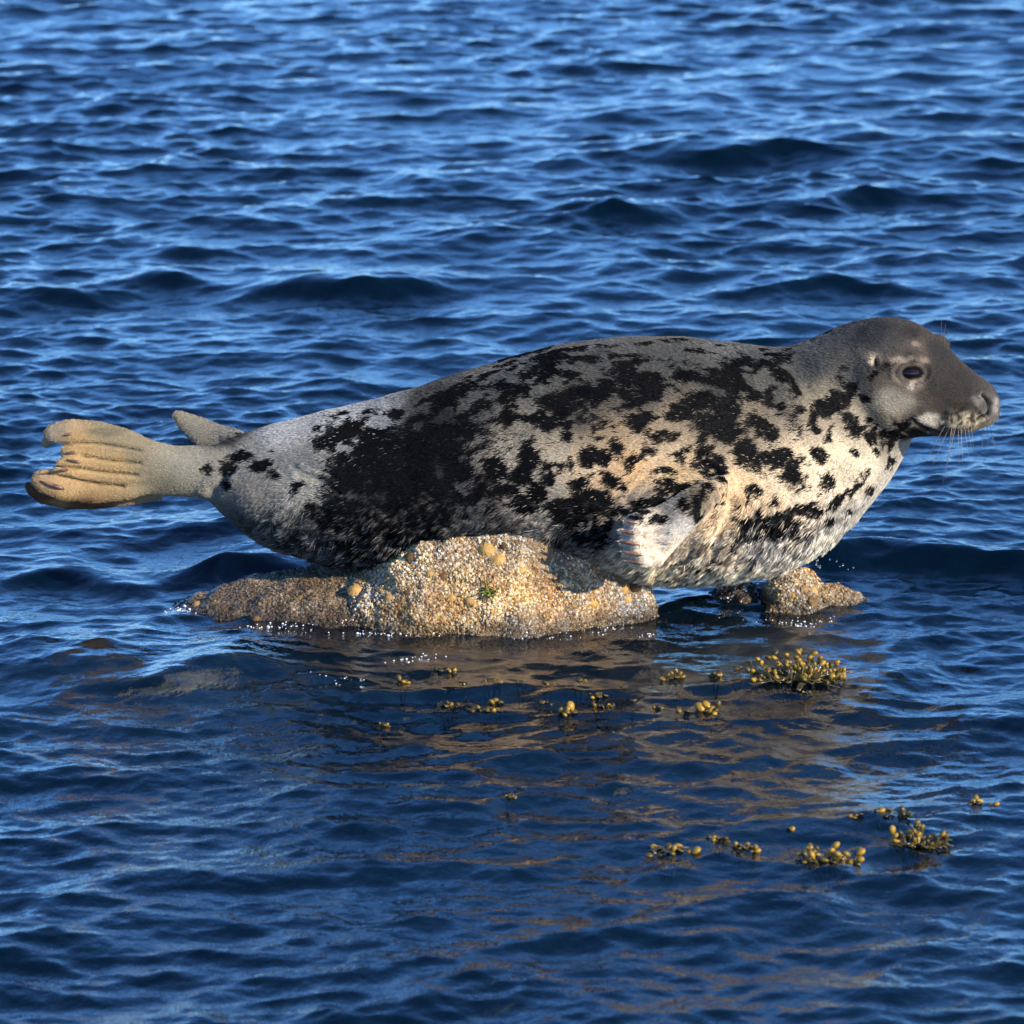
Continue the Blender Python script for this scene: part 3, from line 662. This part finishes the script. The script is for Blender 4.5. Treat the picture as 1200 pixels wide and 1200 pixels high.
wob = np.stack([fbm(V, 14, 3, s) for s in (1, 2, 3)], -1) * 0.022
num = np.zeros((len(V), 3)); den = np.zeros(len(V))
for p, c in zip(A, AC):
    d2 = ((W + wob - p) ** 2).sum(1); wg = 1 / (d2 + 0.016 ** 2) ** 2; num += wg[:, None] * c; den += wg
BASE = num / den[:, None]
B = []
def blots(ox, oy, sc, L):
    for cx, cy, rx, ry in L: B.append((ox + cx / sc, oy + cy / sc, rx / sc, ry / sc))
blots(600, 370, 3.0, [(100, 180, 60, 18), (150, 130, 50, 14), (260, 150, 60, 14), (340, 110, 50, 11), (400, 140, 60, 14), (200, 210, 35, 14), (390, 200, 50, 25), (250, 265, 80, 36), (330, 245, 50, 26), (150, 300, 55, 28), (190, 340, 48, 46), (130, 370, 22, 26), (300, 400, 36, 22), (360, 290, 80, 34), (430, 300, 45, 26), (440, 370, 50, 26), (480, 350, 32, 20), (500, 270, 36, 26), (580, 180, 28, 16), (620, 210, 50, 24), (660, 300, 62, 40), (600, 350, 45, 26), (640, 120, 40, 9), (560, 90, 60, 7), (480, 100, 40, 8), (700, 230, 45, 18), (760, 170, 36, 18), (800, 250, 46, 32), (850, 290, 32, 22), (870, 170, 26, 14), (930, 170, 26, 13), (980, 140, 22, 9), (910, 290, 22, 36), (940, 220, 26, 18), (1000, 250, 13, 34), (965, 310, 17, 15), (1025, 330, 17, 15), (950, 345, 6, 6), (970, 370, 11, 6), (760, 330, 52, 36), (700, 380, 56, 36), (760, 400, 70, 42), (850, 380, 45, 22), (900, 400, 46, 28), (930, 430, 24, 24), (830, 480, 46, 36), (900, 510, 56, 36), (950, 490, 36, 22), (1000, 545, 56, 36), (700, 535, 54, 32), (740, 580, 18, 18), (680, 470, 30, 16), (1010, 395, 16, 10), (1010, 420, 14, 6),
    (1080, 495, 34, 28), (1120, 585, 34, 24), (1030, 610, 32, 18), (850, 600, 38, 22), (930, 640, 20, 12), (370, 460, 24, 20), (310, 490, 30, 30), (260, 505, 24, 30), (330, 500, 20, 18), (230, 575, 28, 28), (130, 530, 30, 24), (415, 510, 20, 22), (345, 580, 24, 26), (430, 555, 20, 18), (490, 475, 18, 9), (520, 420, 26, 10), (560, 430, 30, 10), (455, 470, 14, 8), (60, 480, 40, 50), (30, 560, 40, 40), (90, 620, 50, 30), (200, 420, 20, 24), (60, 650, 50, 40), (200, 680, 60, 40), (280, 640, 60, 40), (320, 700, 60, 60), (260, 740, 60, 50), (300, 780, 50, 40), (400, 600, 30, 20), (540, 550, 50, 12), (620, 600, 55, 15), (560, 590, 40, 12), (660, 680, 22, 40), (690, 610, 18, 20), (600, 660, 22, 20), (470, 690, 30, 12), (440, 720, 34, 10), (640, 745, 18, 22), (500, 650, 30, 10), (590, 500, 30, 9), (620, 470, 24, 8),  # black blots just behind the fore flipper paint in its cast shadow
    (880, 720, 60, 20), (960, 700, 50, 20), (1040, 680, 50, 18), (840, 770, 50, 18), (920, 760, 50, 18), (1000, 740, 50, 16), (1080, 640, 30, 16), (1100, 720, 40, 14), (1150, 650, 26, 20)])
blots(900, 350, 4.0, [(85, 285, 50, 18), (70, 370, 46, 34), (20, 450, 24, 36), (135, 430, 22, 38), (380, 440, 30, 46), (320, 490, 56, 40), (260, 510, 38, 42), (220, 570, 22, 38), (240, 625, 28, 18), (300, 640, 16, 26), (380, 550, 46, 22), (420, 610, 54, 34), (480, 650, 46, 34), (520, 590, 28, 13), (350, 320, 22, 18), (340, 360, 18, 18), (245, 362, 10, 8), (410, 720, 34, 20), (520, 720, 34, 28), (560, 690, 52, 36), (615, 640, 36, 44), (580, 770, 38, 28), (450, 840, 46, 36), (40, 930, 18, 22), (470, 470, 26, 22), (550, 310, 30, 18), (560, 640, 40, 20), (640, 590, 40, 30), (470, 560, 20, 16), (500, 360, 20, 20), (400, 900, 50, 22), (330, 950, 50, 20), (230, 990, 60, 20), (480, 900, 30, 24), (130, 1000, 60, 22), (300, 1040, 50, 16), (390, 990, 30, 18), (60, 1060, 50, 18), (200, 1090, 50, 16)])
blots(200, 370, 2.667, [(500, 390, 46, 36), (560, 350, 56, 26), (600, 450, 90, 50), (700, 420, 80, 42), (800, 380, 90, 46), (550, 510, 52, 34), (640, 520, 70, 34), (740, 540, 60, 40), (850, 430, 66, 46), (900, 370, 56, 36), (800, 490, 70, 50), (900, 480, 46, 46), (660, 350, 46, 18), (790, 320, 46, 22), (830, 270, 56, 18), (900, 240, 56, 13), (960, 200, 46, 12), (1000, 180, 46, 12), (1050, 150, 46, 12), (980, 280, 46, 18), (1060, 310, 46, 22), (1120, 180, 36, 13), (1000, 450, 46, 26), (1020, 480, 36, 26), (1050, 560, 50, 34), (1180, 490, 26, 36), (930, 310, 40, 18), (720, 300, 40, 12), (550, 300, 30, 8), (470, 340, 18, 10), (230, 430, 44, 20), (190, 470, 26, 22), (280, 470, 44, 20), (180, 530, 28, 13), (130, 480, 18, 9), (330, 420, 20, 8), (400, 540, 20, 13), (320, 500, 30, 12), (1090, 230, 30, 14), (620, 300, 30, 10), (880, 560, 60, 30), (960, 560, 40, 40), (700, 590, 60, 30), (560, 590, 50, 30), (480, 610, 50, 26), (780, 680, 60, 36), (820, 740, 40, 30)])
B += [(762, 591, 24, 6), (738, 603, 10, 6), (792, 577, 20, 6), (775, 607, 9, 3), (812, 600, 7, 4)]
warp = np.stack([fbm(V, 26, 2, s) for s in (21, 22, 23)], -1) * 0.014 + np.stack([fbm(V, 75, 2, s) for s in (31, 32, 33)], -1) * 0.009 + np.stack([vnoise(V, 210, s) for s in (34, 35, 36)], -1) * 0.004
Wb = W + warp; blot = np.zeros(len(V))
for px, py, rx, ry in B:
    p = on(px, py); q = Wb - p; d = np.sqrt((q[:, 0] / (rx * M_PX * 1.08)) ** 2 + (q[:, 1] ** 2 * 0.6 + q[:, 2] ** 2) / (ry * M_PX * 1.08 + 0.002) ** 2)
    blot = np.maximum(blot, np.clip((1.42 - d) / 0.8, 0, 1))
mott = smooth(0.10, 0.34, fbm((W + warp) * np.array([0.62, 1, 1]), 24, 3, 43))
pxx = (V[:, 0] / M_PX) + 600
backm = smooth(400, 480, pxx) * smooth(960, 900, pxx) * smooth(0.30, 0.36, V[:, 2] + 0.05 * smooth(700, 450, pxx)) * 0.8
rearm = smooth(350, 410, pxx) * smooth(640, 540, pxx) * smooth(0.46, 0.38, V[:, 2] + 0.02 * fbm(V, 12, 2, 47)) * 0.82
blot = np.maximum(blot, np.maximum(backm * mott, rearm * smooth(-0.25, 0.05, fbm(W + warp, 15, 3, 45))))
fleck = smooth(0.22, 0.42, fbm(V * np.array([.8, 1, 1]), 55, 2, 48)) * smooth(-0.25, 0.15, fbm(V, 9, 2, 49)) * smooth(560, 620, pxx) * smooth(1010, 960, pxx)
blot = np.maximum(blot, 0.85 * fleck * (1 - hand))
blot *= np.clip(0.97 + 0.2 * fbm(V, 60, 2, 41), 0, 1)
BLK = lin(np.array([13, 13, 14])); BASE = tone(BASE) * (1 - 0.50 * smooth(0.33, 0.43, V[:, 2] + 0.03 * fbm(V, 10, 2, 3)) * smooth(430, 520, V[:, 0] / M_PX + 600))[:, None]
holes = smooth(0.18, 0.42, fbm((W + warp) * np.array([0.75, 1, 1]), 34, 3, 58)); blot = blot * (1 - 0.75 * holes)
skinb = smooth(0.3, 0.75, blot)[:, None]
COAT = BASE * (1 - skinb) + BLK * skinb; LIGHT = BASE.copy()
DABS = [(1112, 452, 32, 16, 74, 69, 65, .75), (1086, 463, 20, 8, 80, 70, 62, .7), (1045, 400, 34, 14, 84, 83, 82, .5), (1032, 429, 9, 5, 60, 54, 50, .8), (1078, 504, 16, 4, 40, 38, 37, .9), (1130, 477, 18, 7, 62, 54, 46, .7), (1098, 474, 12, 8, 90, 80, 70, .5),
    (1092, 493, 15, 9, 205, 192, 166, .9), (1048, 472, 26, 15, 176, 164, 142, .55), (1068, 449, 4, 6, 215, 195, 168, .6), (1076, 404, 8, 4, 180, 158, 138, .6), (1060, 421, 15, 4, 185, 168, 140, .7), (1080, 425, 8, 5, 165, 145, 120, .6), (1021, 420, 5, 8, 205, 180, 148, .85), (1052, 445, 8, 6, 150, 130, 108, .5),
    (1167, 476, 4, 9, 180, 170, 160, .6), (1150, 468, 8, 6, 165, 156, 142, .4), (1140, 493, 22, 8, 200, 182, 146, .75), (1116, 496, 14, 8, 190, 170, 132, .7),  # narrow pale dab on the nose edge is a painted sun highlight
    (222, 494, 16, 7, 222, 218, 212, .85), (252, 515, 14, 8, 40, 40, 40, .85), (238, 508, 6, 5, 60, 58, 58, .7), (216, 506, 5, 14, 225, 180, 140, .8), (228, 522, 8, 5, 225, 180, 140, .8), (40, 583, 22, 5, 105, 70, 52, .9), (90, 597, 40, 4, 96, 68, 50, .9), (125, 505, 26, 7, 120, 110, 92, .6), (70, 505, 10, 6, 150, 140, 122, .5)]
for px, py, rx, ry, r, gg, bb, st in DABS:
    p = on(px, py); q = W + warp * 0.6 - p; d = np.sqrt((q[:, 0] / (rx * M_PX)) ** 2 + (q[:, 1] ** 2 * 0.5 + q[:, 2] ** 2) / (ry * M_PX) ** 2)
    k = st * smooth(1.35, 0.55, d)[:, None]; cc = tone(lin(np.array([r, gg, bb]))) * k; COAT = COAT * (1 - k) + cc; LIGHT = LIGHT * (1 - k) + cc; blot = blot * (1 - 0.8 * k[:, 0])
speck = pad * smooth(0.0, 0.25, fbm(V, 130, 2, 51)); COAT = COAT * (1 - 0.88 * speck[:, None]); LIGHT = LIGHT * (1 - 0.88 * speck[:, None])
COAT = COAT * (1 - 0.93 * DARK[:, None]); LIGHT = LIGHT * (1 - 0.93 * DARK[:, None])
COAT *= (1 + 0.16 * fbm(V * np.array([0.5, 1, 1]), 160, 2, 61))[:, None]
footw = smooth(225, 150, V[:, 0] / M_PX + 600)[:, None]; tint = 1 + footw * np.array([0.02, -0.02, -0.12]); COAT = COAT * tint; LIGHT = LIGHT * tint
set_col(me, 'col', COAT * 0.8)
me.materials.append(M_SKIN)
seal = empty('grey_seal', pw(700, 690, 0))
tag(seal, 'spotted grey seal balanced on its belly across the barnacled boulder', 'seal')
def child(o): o.parent = seal; o.matrix_parent_inverse = Matrix.Translation(seal.location).inverted(); return o
body = link(bpy.data.objects.new('body', me)); child(body)

# --- fur: short hair combed back along the body, longer and clumped where it is wet
def build_fur(n):
    g = np.random.default_rng(99)
    vis = lambda C, Nn: np.where(Nn[:, 1] > 0.45, 0.12, 1.0) * np.where(C[:, 0] > pw(1000, 400).x, 1.6, 1.0) * np.where(C[:, 0] < pw(180, 400).x, 0.7, 1.0)
    P, Nn, f, T, b = scatter(me, n, 98, -9, vis)
    C = (LIGHT[T[f]] * b).sum(1); bl = blot[T[f]].mean(1)
    pb = smooth(0.14, 0.68, bl + 0.22 * vnoise(P * np.array([0.6, 1, 1]), 130, 66)); dark = g.random(n) < pb * 0.98     # hair by hair: either dark, by pigment or painted shade, or not
    C = np.where(dark[:, None], BLK * g.uniform(0.5, 1.7, (n, 1)), C); bare = (BARE[T[f]] * b[:, :, 0][:, :, None].squeeze(-1)).sum(1); nz = (nose[T[f]].mean(1)); pd = pad[T[f]].mean(1)
    z = P[:, 2]; inbody = body_w[T[f]].mean(1)
    # hair runs from the nose to the tail and droops down the flank
    flow = np.stack([-np.ones(n), np.zeros(n), -0.30 - 0.55 * smooth(0.30, 0.10, z) + 0.35 * smooth(0.42, 0.5, z)], -1)
    flow[:, 2] += 0.4 * smooth(pw(1000, 400).x, pw(1080, 400).x, P[:, 0]) * 0.6
    flow += np.stack([fbm(P, 16, 2, s) for s in (71, 72, 73)], -1) * 0.55
    wet = inbody * (1 - np.clip(hand[T[f]].mean(1) * 1.4, 0, 1)) * smooth(0.30, 0.16, z + 0.05 * fbm(P, 12, 2, 77))
    cl = np.stack([vnoise(P * np.array([1, 1, 1]), 110, s) for s in (81, 82, 83)], -1)         # clumps lean together
    flow += cl * (0.25 + 0.75 * wet)[:, None] + g.normal(0, 0.16, (n, 3))
    flow -= Nn * (flow * Nn).sum(1)[:, None]; flow /= np.linalg.norm(flow, axis=1)[:, None] + 1e-9
    head_s = smooth(pw(985, 400).x, pw(1060, 400).x, P[:, 0]); foot = smooth(pw(270, 400).x, pw(200, 400).x, P[:, 0]); handw = hand[T[f]].mean(1)
    ln = (0.0088 - 0.003 * head_s - 0.003 * foot + 0.010 * wet) * g.uniform(0.6, 1.25, n) * (1 - 0.75 * nz) * (1 - 0.5 * pd) * (1 - bare)
    lift = (0.22 + 0.16 * wet + 0.10 * g.random(n))
    keep = ln > 0.0018; P, Nn, flow, ln, lift, C, wet, cl, z = (a[keep] for a in (P, Nn, flow, ln, lift, C, wet, cl, z)); n = len(P)
    ts = np.array([0, 0.35, 0.7, 1.0]); bend = np.array([0.0, 0.55, 0.85, 0.95])
    pts = P[:, None] - Nn[:, None] * 0.0008 + flow[:, None] * (ln[:, None] * ts)[:, :, None] + Nn[:, None] * ((ln * lift)[:, None] * bend)[:, :, None]
    pts[:, :, 2] -= (wet * ln * 0.18)[:, None] * ts ** 2
    rad = np.array([1.0, 0.95, 0.7, 0.12])[None] * (0.00055 + 0.00035 * wet * g.random(n))[:, None]
    # wet locks: some catch pale, some stay dark at the gaps
    lock = vnoise(P * np.array([0.8, 1, 1]), 150, 91) + 0.5 * vnoise(P, 320, 92)
    gain = g.uniform(0.68, 1.34, n) * (1 + wet * np.clip(lock * 1.6 + 0.15, -0.7, 1.5))
    pale = np.clip(lock - 0.22, 0, 1) * wet * 0.55
    C = C * gain[:, None]; C = C * (1 - pale[:, None]) + lin(np.array([205, 200, 190])) * pale[:, None]
    C = np.clip(C, 0.002, 0.9)
    hc = bpy.data.hair_curves.new('fur'); hc.add_curves([4] * n)
    hc.attributes['position'].data.foreach_set('vector', pts.astype(np.float32).ravel())
    ra = hc.attributes.get('radius') or hc.attributes.new('radius', 'FLOAT', 'POINT'); ra.data.foreach_set('value', rad.astype(np.float32).ravel())
    ca = hc.attributes.new('col', 'FLOAT_COLOR', 'CURVE'); ca.data.foreach_set('color', np.concatenate([C, np.ones((n, 1))], 1).astype(np.float32).ravel())
    hc.materials.append(mat_attr('seal_hair', rough=0.5, spec=0.04))
    o = link(bpy.data.objects.new('fur', hc)); child(o); o['kind'] = 'stuff'; return o
build_fur(290000)

# --- eyes
tree = bvh(me)
def eyeball(c, out):
    bm = bmesh.new(); bmesh.ops.create_uvsphere(bm, u_segments=32, v_segments=20, radius=0.0185)
    m = bpy.data.meshes.new('eye'); bm.to_mesh(m); bm.free(); m.polygons.foreach_set('use_smooth', [True] * len(m.polygons)); m.materials.append(M_EYE)
    o = link(bpy.data.objects.new('eye', m)); o.location = Vector(c) - Vector(out) * 0.0125; o.scale = (1.15, 1, 0.70); child(o)
n_e = np.array(tree.find_nearest(Vector(EYE))[1]); n_e = np.array([0.25, -0.95, 0.15]); n_e /= np.linalg.norm(n_e)
eyeball(EYE, n_e)
me2 = mirror_head(EYE); a = -YAW; nr = np.array([-math.sin(a), math.cos(a), 0]); eyeball(me2, n_e - 2 * nr * (n_e @ nr))

# --- claws
def claw(base, tip, up, r, name='claw', curl=0.12, pale=True):
    base = np.array(base); tip = np.array(tip); L = np.linalg.norm(tip - base); up = np.array(up, float)
    t = np.linspace(0, 1, 8); P = [base + (tip - base) * s + up * L * curl * math.sin(math.pi * min(1, s)) for s in t]
    rr = [r * q for q in (0.55, 0.9, 1.0, 0.95, 0.8, 0.6, 0.38, 0.1)]
    V, F = tube(P, rr, 10, 0.8); o = mesh_obj(name, V, F, M_CLAW); o.data.materials.append(M_CLAW_TIP)
    for p in o.data.polygons:
        if pale and min(p.vertices) >= 60: p.material_index = 1
    return child(o)
for (bx, by), (tx, ty), r in (((750, 614), (728, 610), .0036), ((754, 627), (721, 621), .0050), ((754, 639), (721, 634), .0050), ((755, 651), (724, 646), .0048), ((754, 661), (730, 657), .0040)):
    b = on(bx, by); t = pw(tx, ty, on(tx + 14, ty)[1] - 0.004); claw(b + np.array([0, .002, .0]), t, (0, -0.8, 0.3), r, curl=0.10)
for (bx, by), (tx, ty), r in (((90, 530), (74, 531), .0032), ((95, 542), (77, 538), .0032), ((80, 551), (62, 547), .0032), ((75, 573), (47, 563), .0045), ((85, 508), (74, 510), .003)):
    b = on(bx, by); t = on(tx, ty); claw(b, t + np.array([0, -.003, 0]), (0, -1, 0.2), r, curl=0.06, pale=False)

# --- whiskers
g = np.random.default_rng(17)
def whisker(p, d, L, droop):
    p = np.array(p); d = np.array(d, float); d /= np.linalg.norm(d); s = np.linspace(0, 1, 7)
    P = [p + d * L * t + np.array([0, 0, -droop * L * t * t]) for t in s]
    V, F = tube(P, [0.0005 * (1 - 0.7 * t) for t in s], 5); child(mesh_obj('whisker', V, F, M_WHISK))
for i, (px, py, dx, dz, L) in enumerate(((1108, 498, -.55, -.8, .085), (1113, 500, -.5, -.9, .105), (1117, 494, -.2, -1, .085), (1115, 502, -.15, -1, .10), (1120, 501, -.3, -1, .115), (1123, 498, .0, -1, .075), (1126, 502, .05, -1, .08), (1130, 499, .15, -1, .06), (1133, 495, .2, -1, .055), (1128, 490, -.1, -1, .07), (1138, 497, .1, -1, .045), (1122, 489, -.35, -1, .08))):
    p = on(px, py); whisker(p, (dx, -0.45, dz), L, 0.15)
for px, py, dx, dz, L in ((1157, 497, .1, -1, .045), (1160, 496, .25, -1, .05), (1152, 499, .0, -1, .05), (1163, 492, .8, -.7, .04), (1164, 488, 1, -.45, .04), (1156, 494, .5, -1, .055)):
    whisker(pw(px, py, -.03), (dx, .35, dz), L, 0.25)
for px, py, dx, L in ((1078, 402, .25, .03), (1103, 402, -.02, .055), (1106, 404, .05, .045)):
    whisker(pw(px, py, on(px, py)[1] + .002), (dx, -.1, 1), L, 0.0)
# ------------------------------------------------------------------ bladder wrack
M_BLAD = mat_noise('wrack_bladder', (0.045, 0.035, 0.004), (0.34, 0.19, 0.012), 45, 0.4, 0.4, 0.1, 0.0, per_object=True)
M_STEM = mat_noise('wrack_frond', (0.02, 0.016, 0.003), (0.12, 0.08, 0.01), 60, 0.25, 0.5, 0.3)
def bladder_mesh(seed):
    g = np.random.default_rng(seed); rings = []; k = 8
    for t, r in ((0, .12), (.12, .42), (.35, .78), (.6, .92), (.82, .72), (.95, .4), (1.0, .12)):
        a = np.arange(k) * 2 * math.pi / k; rr = r * 0.44 * (1 + g.normal(0, .07, k)); rings.append(np.stack([rr * np.cos(a), rr * np.sin(a) * .75, np.full(k, t)], -1))
    V, F = loft(rings); m = bpy.data.meshes.new('bladder'); m.from_pydata([tuple(v) for v in V], [], F)
    m.polygons.foreach_set('use_smooth', [True] * len(m.polygons)); m.materials.append(M_BLAD); return m
BLADS = [bladder_mesh(s) for s in range(5)]
def clump(px, py, wid, tall, n, size, label, group=None, seed=0, up=1.0):
    """wid, tall, size in photo pixels at the clump; stands in the water where its foot meets it"""
    g = np.random.default_rng(1000 + seed); c = pz(px, py + tall * 0.35, 0.0)
    zw = float(water_height(np.array([[c.x]]), np.array([[c.y]]), chop=False)[0, 0])
    root = empty('seaweed_clump', (c.x, c.y, zw)); tag(root, label, 'seaweed', group)
    n = max(n, int(n * 1.5)); size = size * 0.66; tall = tall * 0.8
    fr = []; wx = wid * M_PX / 2; hz = tall * M_PX
    for i in range(n):
        u = g.uniform(-1, 1); x = u * wx; y = g.uniform(-1, 1) * wx * 0.55; env = (1 - 0.55 * u * u)
        z = hz * env * g.uniform(0.0, 0.72) - 0.008; s = size * M_PX * g.uniform(0.75, 1.3)
        d = np.array([u * 0.7 + g.normal(0, .6), g.normal(0, .6), up * g.uniform(.1, 1.0)]); d /= np.linalg.norm(d)
        foot = np.array([x * 0.4, y * 0.4, -0.05]); tip = np.array([x, y, z])
        fr.append(tube([foot, (foot + tip) / 2 + g.normal(0, .004, 3), tip + d * s * 0.15], [.0016, .0015, .0012], 5, 0.5))
        for k in range(1 if n < 2 else (4 if n > 12 else 3)):
            t = 1 - 0.28 * k; at = tip * t + foot * (1 - t) * 0.5 + g.normal(0, .004, 3) * (k > 0)
            if at[2] < -0.012: continue
            dd = d + g.normal(0, 0.7, 3) * (k > 0); dd /= np.linalg.norm(dd); q = s * (1 if k == 0 else g.uniform(.6, .95))
            o = link(bpy.data.objects.new('bladder', BLADS[int(g.integers(5))]), root); o.location = at
            o.scale = (q * g.uniform(.85, 1.2), q, q); o.rotation_euler = Vector(dd).to_track_quat('Z', 'Y').to_euler()
    for i in range(max(3, int(n * 0.8))):      # flat leathery blades trailing on the water
        a = g.uniform(0, 2 * math.pi); L = g.uniform(.4, 1.1) * max(wx, .012); e = np.array([math.cos(a) * L, math.sin(a) * L * .8, 0]); c0 = np.array([g.normal(0, wx * .3), g.normal(0, wx * .2), -.002])
        fr.append(tube([c0, c0 + e * .5 + [0, 0, .006], c0 + e + [0, 0, .001 + g.random() * .006]], [.003, .0068, .0045], 6, .16, (0.2, 0.1, 1)))
    V, F = join(fr); mesh_obj('frond', V, F, M_STEM, root)
    return root
clump(932, 785, 104, 46, 60, 11, 'large bushy golden clump of bladder wrack near the small pointed rock', seed=1)
clump(1078, 977, 58, 36, 22, 12, 'dense olive clump of bladder wrack in the open water off the reef', seed=2)
clump(972, 1000, 60, 26, 15, 13, 'wide straggling clump of bladder wrack low in the water beside the dense olive one', seed=3)
clump(786, 991, 40, 16, 9, 13, 'orange tinged flat strand of bladder wrack farthest out from the boulder', seed=4, up=.4)
G = 'small sprigs of bladder wrack in the open water'
for i, (px, py, wd, tl, n, s) in enumerate(((840, 981, 18, 16, 5, 12), (872, 989, 24, 12, 5, 11), (1042, 957, 34, 14, 7, 11), (1150, 941, 20, 12, 4, 11), (926, 972, 8, 8, 1, 10), (597, 935, 12, 8, 2, 10), (1006, 962, 9, 10, 2, 9))):
    lab = {1: 'lone', 2: 'tiny two stemmed', 4: 'four stemmed', 5: 'bushy five stemmed'}.get(n, 'broad low') + ' sprig of bladder wrack poking up in open water'
    clump(px, py, wd, tl, n, s, lab, G, 20 + i, .7)
G2 = 'small sprigs of bladder wrack over the shallow reef'
for i, (px, py, wd, tl, n, s) in enumerate(((526, 822, 22, 10, 4, 11), (569, 826, 22, 16, 6, 11), (584, 818, 18, 10, 4, 10), (707, 826, 18, 10, 3, 11), (704, 816, 20, 10, 4, 9), (577, 801, 22, 8, 5, 9), (521, 782, 20, 12, 4, 9), (680, 793, 16, 8, 3, 9), (790, 787, 22, 18, 7, 9), (728, 806, 8, 10, 1, 9), (471, 792, 8, 18, 2, 10), (543, 805, 8, 8, 1, 10), (450, 841, 10, 8, 2, 9), (838, 792, 12, 14, 3, 8), (865, 780, 7, 10, 2, 8), (640, 800, 9, 6, 2, 8), (945, 815, 14, 8, 3, 9), (770, 830, 8, 8, 2, 8), (740, 823, 8, 8, 2, 8), (610, 800, 10, 6, 2, 8), (635, 822, 14, 6, 3, 8))):
    lab = {1: 'lone bladder', 2: 'tiny two stemmed sprig', 3: 'small three stemmed sprig', 4: 'loose four stemmed sprig', 5: 'spreading sprig', 6: 'thick sprig', 7: 'dark thick sprig'}[n] + ' of wrack over the shallow reef before the boulder'
    clump(px, py, wd, tl, n, s, lab, G2, 50 + i, .8)
clump(665, 832, 24, 18, 7, 14, 'compact yellow tuft of bladder wrack in the water straight before the boulder', seed=90)
clump(805, 832, 9, 14, 1, 20, 'single upright orange wrack bladder standing clear of the water', seed=91)
clump(836, 829, 18, 20, 3, 19, 'pair of upright orange wrack bladders standing clear of the water', seed=92)

# ------------------------------------------------------------------ water running off the wet fur
g = np.random.default_rng(33); parts = []
for (x0, y0, x1, y1, n, Y) in ((962, 645, 958, 668, 9, -.08), (862, 683, 858, 706, 10, -.1), (845, 684, 848, 702, 8, -.1), (875, 680, 872, 696, 6, -.05), (940, 660, 925, 680, 8, -.05), (975, 655, 1000, 668, 6, .0), (905, 672, 890, 690, 7, 0)):
    for i in range(n):
        t = g.random(); p = np.array(pw(x0 + (x1 - x0) * t + g.normal(0, 3.0), y0 + (y1 - y0) * t + g.normal(0, 2), Y + g.normal(0, .03))); r = g.uniform(.0009, .0028)
        parts.append(ell(p, (r * .9, r * .9, r * g.uniform(1, 2.4)), n=7))
V, F = join(parts); o = mesh_obj('water_droplets', V, F, mat_drop()); tag(o, 'drops of water falling from the wet chest fur', 'droplets', kind='stuff')

# ------------------------------------------------------------------ a little froth where the water laps the rocks
g = np.random.default_rng(44); parts = []
for (px, py, sx, sy, n) in ((488, 772, 26, 3, 26), (400, 806, 30, 3, 18), (620, 742, 60, 2.5, 40), (450, 742, 45, 2.0, 40), (330, 738, 40, 3, 40), (215, 716, 16, 4, 36), (940, 726, 40, 2.5, 40), (700, 733, 40, 3, 26), (760, 742, 14, 3, 14)):
    for i in range(n):
        c = pz(px + g.normal(0, sx * .6), py + g.normal(0, sy), 0.0); zw = float(water_height(np.array([[c.x]]), np.array([[c.y]]), chop=False)[0, 0])
        r = g.uniform(.0006, .0022) * (1.6 if g.random() < .1 else 1); parts.append(ell((c.x, c.y, zw + r * .3), (r, r, r * .7), n=6))
V, F = join(parts); M_FOAM = mat_noise('froth', (0.55, 0.58, 0.6), (0.85, 0.86, 0.86), 200, 0.25, 0.5)
o = mesh_obj('froth', V, F, M_FOAM); tag(o, 'specks of white froth on the water along the rocks', 'froth', kind='stuff')
